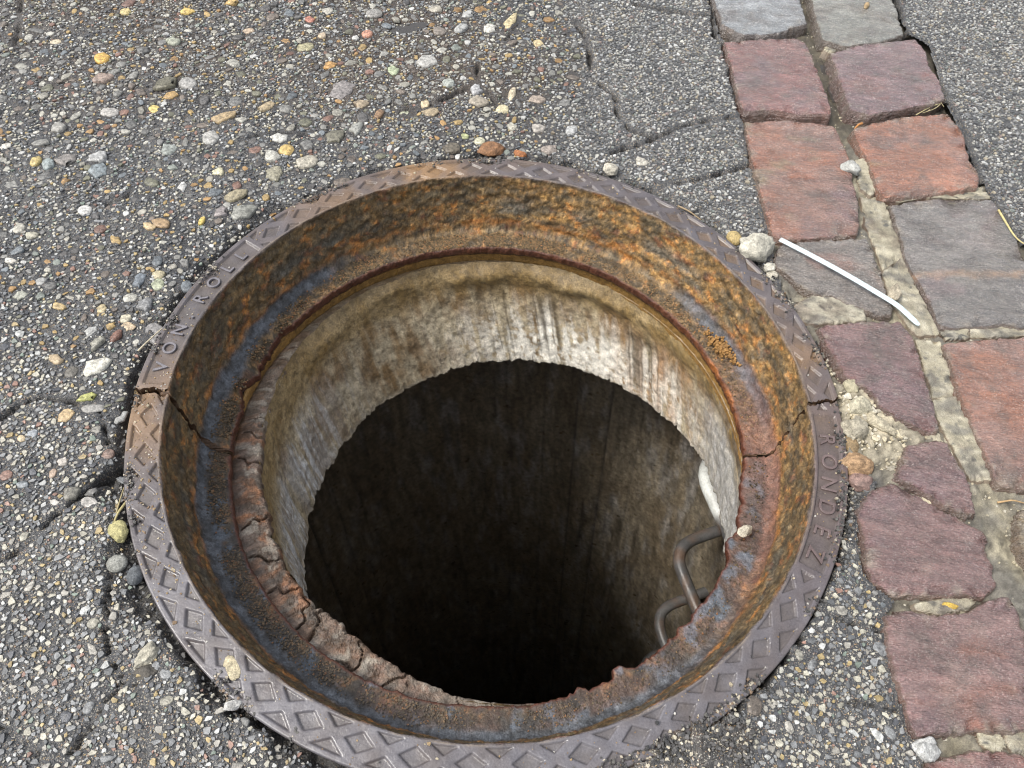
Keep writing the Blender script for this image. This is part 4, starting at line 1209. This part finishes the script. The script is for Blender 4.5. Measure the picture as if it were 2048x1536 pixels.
# step irons
def tube(pts, rad_, k=12):
    pts = np.asarray(pts, float)
    T = np.gradient(pts, axis=0); T /= np.linalg.norm(T, axis=1)[:, None]
    up = np.array([0.0, 0, 1.0])
    vs = []
    for p, t_, r_ in zip(pts, T, np.broadcast_to(rad_, len(pts))):
        u_ = up - t_ * (up @ t_)
        if np.linalg.norm(u_) < 1e-4:
            u_ = np.array([1.0, 0, 0]) - t_ * t_[0]
        u_ /= np.linalg.norm(u_); v_ = np.cross(t_, u_)
        a = np.arange(k) / k * 2 * pi
        vs.append(p + r_ * (np.cos(a)[:, None] * u_ + np.sin(a)[:, None] * v_))
    V = np.vstack(vs); n = len(pts)
    idx = np.arange(n * k).reshape(n, k)
    A, B = idx[:-1], idx[1:]
    q = np.stack([A, B, np.roll(B, -1, 1), np.roll(A, -1, 1)], -1).reshape(-1, 4)
    c0, c1 = len(V), len(V) + 1
    V = np.vstack([V, pts[:1], pts[-1:]])
    t0 = np.stack([idx[0], np.roll(idx[0], -1), np.full(k, c0)], 1)
    t1 = np.stack([np.roll(idx[-1], -1), idx[-1], np.full(k, c1)], 1)
    return V, [q, t0, t1]


def fillet(pts, rad_, n=8):
    out = [np.asarray(pts[0], float)]
    for a, b, c in zip(pts[:-2], pts[1:-1], pts[2:]):
        a, b, c = map(lambda q: np.asarray(q, float), (a, b, c))
        u_ = (a - b) / np.linalg.norm(a - b); v_ = (c - b) / np.linalg.norm(c - b)
        p0, p2 = b + u_ * rad_, b + v_ * rad_
        for s_ in np.linspace(0, 1, n):
            out.append((1 - s_) ** 2 * p0 + 2 * s_ * (1 - s_) * b + s_ ** 2 * p2)
    out.append(np.asarray(pts[-1], float))
    return np.array(out)


MAT_STEP = tint_mat('step_iron_steel', rough=(0.3, 0.55), grain=0.2, gscale=300, bump=0.0004, bscale=300, blotch=0.2, blscale=40, spec=0.6)
fcx, fcy = 0.312, 0.196
dirw = np.array([0.92, 0.40]); dirw /= np.linalg.norm(dirw)
dirc = np.array([0.33, -0.94]); dirc /= np.linalg.norm(dirc)
for i in range(5):
    z = -0.375 - 0.27 * i
    A_ = np.array([fcx, fcy]); B_ = A_ + dirc * 0.30
    pts = [A_ + dirw * 0.22, A_, B_, B_ + dirw * 0.22]
    pl = fillet([(p[0], p[1], 0) for p in pts], 0.055)
    dens = []
    for a, b in zip(pl[:-1], pl[1:]):
        m = max(1, int(np.linalg.norm(b - a) / 0.012))
        dens += [a + (b - a) * s_ for s_ in np.arange(m) / m]
    dens = np.array(dens + [pl[-1]])
    W = plumb(dens[:, 0], dens[:, 1], np.full(len(dens), z))
    Vv, Ff = tube(W, 0.0118)
    colr = np.empty((len(Vv), 3), np.float32); colr[:] = (0.085, 0.083, 0.082)
    colr = mixc(colr, (0.12, 0.062, 0.03), sst(0.5, 0.7, fbm(Vv[:, 0] * 60, Vv[:, 1] * 60, Vv[:, 2] * 60, oct=4, seed=7)) * 0.6)
    if i == 0:      # top step: pale coating left on the bend
        cn = W[np.argmin(np.linalg.norm(dens[:, :2] - A_, axis=1))]
        dd = np.linalg.norm(Vv - cn, axis=1) + 0.02 * (fbm(Vv[:, 0] * 90, Vv[:, 1] * 90, Vv[:, 2] * 90, oct=3, seed=3) - 0.5)
        colr = mixc(colr, (0.50, 0.51, 0.48), 1 - sst(0.085, 0.105, dd))
    o = link('step_iron', make_mesh('step_iron', Vv, Ff, colr), MAT_STEP, shaft)
    if i == 0:
        o['label'] = 'topmost step iron with a pale coating on its bend'

# ------------------------------------------------------------------ grit and crumbs lying on the iron
def scatter_crumbs(name, pts, sizes, cols, parent, mat, label=None):
    vs, fs, cs = [], [], []
    off = 0
    sel = RNG.integers(0, len(CHIP), len(pts))
    for k, (V0, T0) in enumerate(CHIP):
        w_ = np.nonzero(sel == k)[0]
        if not len(w_):
            continue
        a = RNG.uniform(0, 2 * pi, len(w_))
        c, s = np.cos(a)[:, None], np.sin(a)[:, None]
        sz = sizes[w_][:, None]
        lx, ly = V0[None, :, 0] * sz, V0[None, :, 1] * sz * RNG.uniform(.6, 1, (len(w_), 1))
        P = np.stack([pts[w_, 0][:, None] + lx * c - ly * s, pts[w_, 1][:, None] + lx * s + ly * c, pts[w_, 2][:, None] + V0[None, :, 2] * sz * 1.6], -1)
        n = len(V0)
        vs.append(P.reshape(-1, 3)); fs.append((T0[None] + (off + np.arange(len(w_)) * n)[:, None, None]).reshape(-1, 3)); cs.append(np.repeat(cols[w_], n, 0)); off += n * len(w_)
    o = link(name, make_mesh(name, np.vstack(vs), np.vstack(fs), np.vstack(cs), smooth=False), mat, parent)
    tag(o, label, None, None, 'stuff')
    return o


n = 15000
tt = np.concatenate([RNG.normal(92, 26, 9000), RNG.normal(215, 40, 4400), RNG.uniform(0, 360, 1600)])
gate = fbm(np.cos(np.radians(tt)) * 14, np.sin(np.radians(tt)) * 14, oct=3, seed=131)
rr_ = RNG.beta(1.6, 2.2, n) * 0.026 + 0.3175
kp = RNG.random(n) < sst(0.3, 0.6, gate)
tt, rr_ = tt[kp], rr_[kp]
zc = -0.0905 - 0.0035 * (0.341 - rr_) / 0.025 + np.where((tt % 360 > 3) & (tt % 360 < 186), ZU, ZL) + 0.0004
pts = np.stack([np.cos(np.radians(tt)) * rr_, np.sin(np.radians(tt)) * rr_, zc], 1)
pal = np.array([(.18, .125, .065), (.11, .08, .045), (.27, .165, .08), (.06, .048, .032), (.33, .15, .06)])
farm = ((tt % 360) < 180)
cols = pal[RNG.choice(5, len(pts), p=[.3, .3, .18, .16, .06])] * np.where(farm, 1.0, 0.6)[:, None]
scatter_crumbs('rust_grit', pts, RNG.uniform(0.0006, 0.0015, len(pts)), cols, frame, MAT_AGG)
n = 7000
tt = RNG.uniform(-180, 180, n)
gate = fbm(np.cos(np.radians(tt)) * 8 + 2, np.sin(np.radians(tt)) * 8, oct=4, seed=133, gain=0.6)
rr_ = 0.3985 + RNG.normal(0, 1, n) * 0.0045
kp = (RNG.random(n) < sst(0.46, 0.66, gate)) & (rr_ > 0.386) & (rr_ < 0.412)
tt, rr_ = tt[kp], rr_[kp]
x_, y_ = np.cos(np.radians(tt)) * rr_, np.sin(np.radians(tt)) * rr_
up_ = (tt % 360 > 4) & (tt % 360 < 185)
z_e = np.where(rr_ < 0.3995, np.where(up_, ZU, ZL), np.minimum(asphalt_h(x_, y_) + 0.003, 0.0005))
k2 = sdpoly(x_, y_, STRIP) > -0.004
pts = np.stack([x_, y_, z_e], 1)[k2]
pal = np.array([(.05, .048, .046), (.10, .095, .085), (.16, .11, .07), (.34, .30, .23), (.03, .028, .026)])
scatter_crumbs('edge_grit', pts, RNG.uniform(0.0007, 0.0022, len(pts)), pal[RNG.choice(5, len(pts), p=[.32, .24, .14, .10, .20])], road, MAT_AGG)
# clump of grit on the right of the seat
q = RNG.normal(0, 1, (170, 2)); cpt = px(1440, 690, -0.082)
pts = np.stack([cpt[0] + q[:, 0] * 0.009 + q[:, 1] * 0.004, cpt[1] - q[:, 0] * 0.012 + q[:, 1] * 0.004, np.full(170, -0.084) + RNG.uniform(0, .004, 170)], 1)
rrp = np.hypot(pts[:, 0], pts[:, 1]); pts = pts[(rrp < 0.349) & (rrp > 0.318)]
scatter_crumbs('rust_grit', pts, RNG.uniform(0.0014, 0.003, len(pts)), np.array([(.36, .20, .07)] * len(pts)) * RNG.uniform(.6, 1.1, (len(pts), 1)), frame, MAT_AGG)
# specks and bits of dirt on the flange
n = 620
tt = np.concatenate([RNG.normal(198, 20, 360), RNG.uniform(-180, 180, 260)])
rr_ = RNG.uniform(0.3645, 0.398, n)
up_ = (tt % 360 > 4) & (tt % 360 < 185)
pts = np.stack([np.cos(np.radians(tt)) * rr_, np.sin(np.radians(tt)) * rr_, np.where(up_, ZU, ZL) - 0.0028 * flange_relief((tt + 180) % 360 - 180, rr_)], 1)
pal = np.array([(.26, .18, .09), (.34, .29, .2), (.16, .10, .05), (.42, .40, .36)])
scatter_crumbs('flange_dirt', pts, RNG.uniform(0.0005, 0.0014, n) * np.where(RNG.random(n) < .06, 1.9, 1), pal[RNG.choice(4, n, p=[.4, .22, .26, .12])], frame, MAT_AGG)
# rubble of old mortar beside the wedge-shaped sett, and grit strewn in the joints
n = 700
c0 = px(1735, 835)
q = RNG.normal(0, 1, (n, 2)) * [0.030, 0.040]
pts = np.stack([c0[0] + q[:, 0] + 0.25 * q[:, 1], c0[1] + q[:, 1] - 0.45 * q[:, 0], np.full(n, -0.008)], 1)
k = (np.hypot(pts[:, 0], pts[:, 1]) > 0.405)
for lab, P, b_, a_ in SETTS:
    k &= sdpoly(pts[:, 0], pts[:, 1], XY(P)) > 0.002
pts = pts[k]
pts[:, 2] = -0.007 + 0.006 * np.exp(-(np.hypot(pts[:, 0] - c0[0], pts[:, 1] - c0[1]) / 0.04) ** 2)
pal = np.array([(.52, .46, .33), (.44, .39, .28), (.32, .29, .23), (.58, .54, .44)])
scatter_crumbs('mortar_crumbs', pts, RNG.uniform(0.0012, 0.0032, len(pts)) * np.where(RNG.random(len(pts)) < .12, 2.2, 1), pal[RNG.choice(4, len(pts))], bed, MAT_AGG)
n = 6500
q = RNG.uniform([0.25, -0.45], [1.0, 1.0], (n, 2))
k = (sdpoly(q[:, 0], q[:, 1], STRIP) < -0.002) & (np.hypot(q[:, 0], q[:, 1]) > 0.405)
for lab, P, b_, a_ in SETTS:
    k &= sdpoly(q[:, 0], q[:, 1], XY(P)) > 0.001
q = q[k]
nmq = fbm(q[:, 0] * 45, q[:, 1] * 45, oct=4, seed=51) - 0.5
zq = -0.0075 - 0.0115 * sst(0.42, 0.60, q[:, 1]) + nmq * 0.009
scatter_crumbs('mortar_crumbs', np.column_stack([q, zq]), RNG.uniform(0.0008, 0.0024, len(q)), pal[RNG.choice(4, len(q))] * 0.85, bed, MAT_AGG)


# ------------------------------------------------------------------ loose things
def rock(name, u, v, z, sx, sy, sz, rz, col, label, cat, seed, angular=True, group=None, mat=None):
    """lumpy loose stone resting on the ground: subdivided ball cut by random planes"""
    import bmesh
    bm = bmesh.new()
    bmesh.ops.create_icosphere(bm, subdivisions=4, radius=1.0)
    g = np.random.default_rng(seed)
    co = np.array([w_.co[:] for w_ in bm.verts])
    if angular:
        for _ in range(14):
            nn = g.normal(size=3); nn /= np.linalg.norm(nn)
            d_ = g.uniform(0.55, 0.85)
            ex = np.clip(co @ nn - d_, 0, None)
            co -= ex[:, None] * nn * 0.9
    nz = fbm(co[:, 0] * 2.2 + seed, co[:, 1] * 2.2, co[:, 2] * 2.2, oct=4, seed=seed) - 0.5
    nz2 = fbm(co[:, 0] * 9 + seed, co[:, 1] * 9, co[:, 2] * 9, oct=3, seed=seed + 2, gain=0.6) - 0.5
    co *= (1 + nz * (0.5 if angular else 0.14) + nz2 * (0.22 if angular else 0.02))[:, None]
    co *= [sx, sy, sz]
    for w_, p in zip(bm.verts, co):
        w_.co = p
    me = bpy.data.meshes.new(name); bm.to_mesh(me); bm.free()
    for p in me.polygons: p.use_smooth = True
    p0 = px(u, v, z + sz * 0.4)
    o = link(name, me, mat or MAT_LOOSE, None, (p0[0], p0[1], z + sz * 0.62))
    o.rotation_euler = (0, 0, rz); o.color = (*[c * 0.8 for c in col], 1)
    return tag(o, label, cat, group)


rock('stone', 1511, 497, -0.006, 0.027, 0.024, 0.019, 0.4, (.56, .53, .44), 'largest loose pale grey chunk of mortar between the iron frame and the grey brown sett', 'stone', 3)
rock('stone', 1468, 479, -0.008, 0.010, 0.012, 0.008, 0.4, (.50, .38, .17), 'small yellow brown pebble touching the left of the pale chunk at the frame', 'stone', 4, False)
rock('stone', 1536, 538, -0.007, 0.012, 0.008, 0.006, 0.6, (.60, .57, .48), 'small cream chip just below the pale chunk by the frame', 'stone', 5)
rock('stone', 1545, 552, -0.007, 0.007, 0.010, 0.005, 0.2, (.58, .54, .44), 'lower of two cream chips below the pale chunk by the frame', 'stone', 6)
rock('stone', 1697, 338, 0.0, 0.017, 0.012, 0.010, -0.5, (.44, .44, .41), 'whitish crumbly lump lying on the joint at the right edge of the orange stained sett', 'stone', 7)
rock('stone', 1788, 588, -0.002, 0.009, 0.017, 0.009, -0.5, (.46, .40, .30), 'wedge shaped beige chip standing in the joint beside the cable tie', 'stone', 8)
rock('stone', 298, 1312, -0.008, 0.008, 0.017, 0.009, -0.5, (.48, .45, .36), 'pale shard lying in the gap left of the near frame half', 'stone', 9)
rock('stone', 240, 1066, -0.010, 0.011, 0.014, 0.009, 0.2, (.46, .42, .20), 'yellowish rough pebble wedged beside the left edge of the frame', 'stone', 10)
rock('stone', 272, 1152, -0.012, 0.008, 0.010, 0.007, 0.0, (.13, .14, .15), 'dark grey smooth pebble in the gap beside the frame', 'stone', 11, False)
rock('stone', 235, 1128, -0.010, 0.010, 0.009, 0.005, 0.0, (.30, .30, .27), 'flat grey pebble half sunk left of the dark pebble', 'stone', 12, False)
rock('stone', 466, 1411, -0.004, 0.009, 0.006, 0.005, 0.3, (.56, .55, .52), 'small white chip lying against the near left rim', 'stone', 13)
rock('stone', 1851, 1498, -0.006, 0.013, 0.011, 0.008, 0.3, (.52, .52, .50), 'whitish pebble in the dark joint below the big red sett', 'stone', 14)
rock('stone', 1716, 930, -0.008, 0.020, 0.017, 0.011, 0.3, (.42, .27, .15), 'rusty beige chunk in the joint right of the raised lettering', 'stone', 15)
rock('stone', 1718, 962, -0.010, 0.016, 0.014, 0.009, 0.9, (.30, .20, .17), 'dull pink lump below the rusty beige chunk', 'stone', 16)
rock('stone', 1700, 893, -0.012, 0.008, 0.013, 0.009, 0.2, (.27, .19, .10), 'brown pebble squeezed against the outer rim above the rusty chunk', 'stone', 17, False)
rock('mortar_chunk', 1720, 815, -0.006, 0.016, 0.013, 0.010, 0.6, (.50, .46, .34), 'angular sandy mortar lump next to the right fracture of the frame', 'mortar chunk', 18)
rock('mortar_chunk', 1706, 858, -0.006, 0.017, 0.018, 0.012, 0.1, (.42, .38, .29), 'grey sandy mortar lump against the rim just below the right fracture', 'mortar chunk', 19)
rock('mortar_chunk', 1757, 850, -0.006, 0.020, 0.011, 0.009, -0.7, (.46, .41, .30), 'long sandy mortar lump along the lower side of the red wedge sett', 'mortar chunk', 20)
rock('mortar_chunk', 1700, 775, -0.006, 0.009, 0.010, 0.008, 0.5, (.50, .45, .31), 'yellowish mortar lump above the right fracture beside the wedge sett', 'mortar chunk', 24)
rock('mortar_chunk', 1490, 1063, -0.088, 0.010, 0.008, 0.007, 0.3, (.58, .53, .42), 'cream crumb of mortar lying on the rusty seat at the right', 'mortar chunk', 21)
rock('rust_clod', 985, 302, -0.006, 0.020, 0.015, 0.010, 0.3, (.26, .13, .06), 'orange brown clod of rust lying behind the far rim', 'rust clod', 22)
rock('rust_clod', 1042, 312, -0.006, 0.012, 0.009, 0.007, -0.3, (.40, .16, .06), 'small bright orange rust flake right of the larger clod behind the rim', 'rust clod', 23)
rock('stone', 1100, 300, -0.005, 0.014, 0.010, 0.006, 0.5, (.36, .31, .27), 'beige grey stone behind the far rim right of the rust flakes', 'stone', 25)
rock('stone', 1223, 342, -0.006, 0.013, 0.011, 0.009, 0.2, (.56, .52, .43), 'cream stone on the crumbled edge behind the upper right rim', 'stone', 26)
rock('dirt_clod', 295, 1345, -0.008, 0.016, 0.010, 0.007, 0.3, (.10, .09, .075), 'dark earthy clod below the pale shard', 'dirt clod', 27)

# bits of bark and a seed
rock('seed', 1733, 12, 0.004, 0.0045, 0.0105, 0.004, -0.35, (.42, .30, .16), 'small brown seed husk lying on the grey green sett', 'seed', 30, False)
rock('leaf_bit', 463, 1335, ZL - 0.001, 0.009, 0.012, 0.0012, 0.5, (.52, .45, .30), 'cream scrap stuck on the flange over a lozenge', 'leaf', 31)
rock('leaf_bit', 1900, 1212, -0.003, 0.010, 0.0035, 0.0014, 0.0, (.60, .40, .08), 'yellow leaf scrap in the joint above the big red sett', 'leaf', 32)


# white cable tie
def ribbon(P3, wid, thk):
    P3 = np.asarray(P3, float); n_ = len(P3)
    T = np.gradient(P3, axis=0); T /= np.linalg.norm(T, axis=1)[:, None]
    S = np.cross(T, [0, 0, 1.0]); S /= np.linalg.norm(S, axis=1)[:, None]
    Nn = np.cross(S, T)
    prof = [(-1, 0), (-1, .7), (-.82, 1), (.82, 1), (1, .7), (1, 0), (.82, -.3), (-.82, -.3)]
    V = np.stack([P3 + S * (a * wid * 0.5)[:, None] + Nn * (b * thk) for a, b in prof], 1)
    k_ = len(prof)
    idx = np.arange(n_ * k_).reshape(n_, k_)
    A, B = idx[:-1], idx[1:]
    q = np.stack([A, B, np.roll(B, -1, 1), np.roll(A, -1, 1)], -1).reshape(-1, 4)
    caps = [idx[0][None, ::-1], idx[-1][None]]
    return V.reshape(-1, 3), [q] + caps


a0, a1, a2 = px(1560, 479, 0.008), px(1797, 612, 0.008), px(1838, 651, 0.003)
pl = [a0 + (a1 - a0) * s_ + np.array([0, 0, 0.003 * math.sin(s_ * pi)]) + np.cross((a1 - a0), [0, 0, 1]) * (0.0015 * math.sin(pi * s_)) for s_ in np.linspace(0, 0.94, 26)]
pl += [((1 - s_) ** 2) * pl[-1] + 2 * s_ * (1 - s_) * a1 + s_ * s_ * (a1 + (a2 - a1) * 0.35) for s_ in np.linspace(0.15, 1, 7)]
pl += [pl[-1] + (a2 - pl[-1]) * s_ for s_ in np.linspace(0.12, 1, 9)]
pl = np.array(pl)
wid = np.full(len(pl), 0.0078); wid[-6:] = [0.0078, 0.0077, 0.0074, 0.0068, 0.0058, 0.0034]
V_, F_ = ribbon(pl, wid, 0.0013)
o = link('cable_tie', make_mesh('cable_tie', V_, F_, smooth=False), plain('white_nylon', (.56, .66, .68), 0.35))
tag(o, 'bent white plastic cable tie lying across the grey brown sett', 'cable tie')


def straw(name, pts, rad_, col, label, z=0.004):
    pts3 = []
    for u, v, dz in pts:
        p = px(u, v, z + dz); pts3.append(p)
    pts3 = np.array(pts3)
    t_ = np.linspace(0, 1, len(pts3)); tt_ = np.linspace(0, 1, 16)
    W = np.stack([np.interp(tt_, t_, pts3[:, k]) for k in range(3)], 1)
    for _ in range(2):
        W[1:-1] = 0.5 * W[1:-1] + 0.25 * (W[:-2] + W[2:])
    Vv, Ff = tube(W, np.linspace(rad_, rad_ * 0.5, 16), 6)
    o = link(name, make_mesh(name, Vv, Ff), plain(name + '_straw', col, 0.6))
    return tag(o, label, 'straw')


straw('grass_stalk', [(1997, 420, .002), (2012, 445, .003), (2024, 465, .004), (2036, 480, .002), (2056, 492, .002)], 0.0017, (.50, .42, .20), 'dry yellow grass stalk lying along the right edge of the large grey sett', 0.002)
straw('grass_stalk', [(1832, 230, .0), (1860, 214, .005), (1885, 205, .006), (1870, 218, .008), (1845, 226, .004)], 0.0009, (.46, .40, .22), 'tuft of dry grass curled in the joint below the purple red sett', -0.008)
straw('grass_stalk', [(1856, 222, .0), (1872, 208, .006), (1878, 199, .008), (1888, 214, .004)], 0.0008, (.50, .42, .24), 'thin straw bent upright beside the tuft of dry grass', -0.008)
straw('grass_stalk', [(276, 702, .004), (296, 682, .006), (326, 655, .005)], 0.0012, (.48, .42, .30), 'pale straw leaning on the grey pebble left of the frame', -0.004)
straw('grass_stalk', [(252, 1005, .006), (236, 1025, .010), (228, 1045, .006), (224, 1075, .0)], 0.0014, (.40, .34, .16), 'bent straw beside the yellowish pebble at the left of the frame', -0.010)
straw('grass_stalk', [(232, 1028, .006), (240, 1000, .004), (248, 975, .002)], 0.0010, (.36, .30, .16), 'thin straw leaning on the rim above the bent straw', -0.010)
straw('grass_stalk', [(1356, 412, .004), (1378, 422, .006), (1402, 440, .004)], 0.0016, (.30, .22, .13), 'brown stalk lying along the upper right rim', -0.006)
straw('grass_stalk', [(1724, 247, .006), (1716, 250, .008), (1709, 258, .002)], 0.0022, (.45, .20, .06), 'orange leaf stalk at the corner of the orange red sett', -0.006)
straw('grass_stalk', [(1995, 1005, .002), (2025, 1000, .005), (2056, 1008, .003)], 0.0012, (.42, .28, .14), 'brown straw lying in the joint below the large orange brown sett', -0.006)

# lump of bitumen smeared over the near rim
P = XY([(1290, 1530), (1320, 1495), (1362, 1470), (1420, 1462), (1470, 1440), (1500, 1470), (1490, 1560), (1400, 1620), (1300, 1610)])
o = link('bitumen_smear', slab_mesh('bitumen_smear', P, 0.0022, 0.012, (.045, .043, .041), [((.09, .085, .08), 60, .5), ((.30, .27, .2), 260, .72)], 900, n=120, spread=0.004, bev=0.002, rough_h=0.011, jag=0.020, ridges=1.5), MAT_ASPHALT, road)
q = RNG.uniform(P.min(0), P.max(0), (1500, 2)); q = q[sdpoly(q[:, 0], q[:, 1], P) < 0.006 * RNG.normal(0, 1, 1500)]
scatter_crumbs('bitumen_grit', np.column_stack([q, np.full(len(q), 0.0022)]), RNG.uniform(0.001, 0.0026, len(q)), np.array([(.05, .048, .046), (.11, .105, .10), (.03, .03, .03), (.42, .38, .29)])[RNG.choice(4, len(q), p=[.42, .25, .22, .11])], road, MAT_AGG)

# standing water
def water(name, P, z, lab):
    P = smooth_loop(resample(P, 40), 2)
    c = P.mean(0)
    V = np.vstack([np.column_stack([P, np.full(40, z)]), [[c[0], c[1], z]]])
    f_ = np.stack([np.arange(40), (np.arange(40) + 1) % 40, np.full(40, 40)], 1)
    ar = np.sum(P[:, 0] * np.roll(P[:, 1], -1) - np.roll(P[:, 0], -1) * P[:, 1])
    if ar < 0: f_ = f_[:, ::-1]
    m = bpy.data.materials.get('puddle_water')
    if not m:
        m = plain('puddle_water', (.05, .045, .04), 0.03, 0.6)
    o = link(name, make_mesh(name, V, f_), m)
    return tag(o, lab, None, None, 'structure')


water('puddle', PUDDLE, float(asphalt_h(PUDDLE[:, 0], PUDDLE[:, 1]).mean()) + 0.0008, 'thin film of rain water in a hollow of the asphalt')
water('puddle', XY([(1640, 118), (1660, 122), (1664, 160), (1672, 205), (1664, 210), (1650, 165), (1640, 140)], -0.02), -0.0185, 'rain water standing in the joint between two red setts')
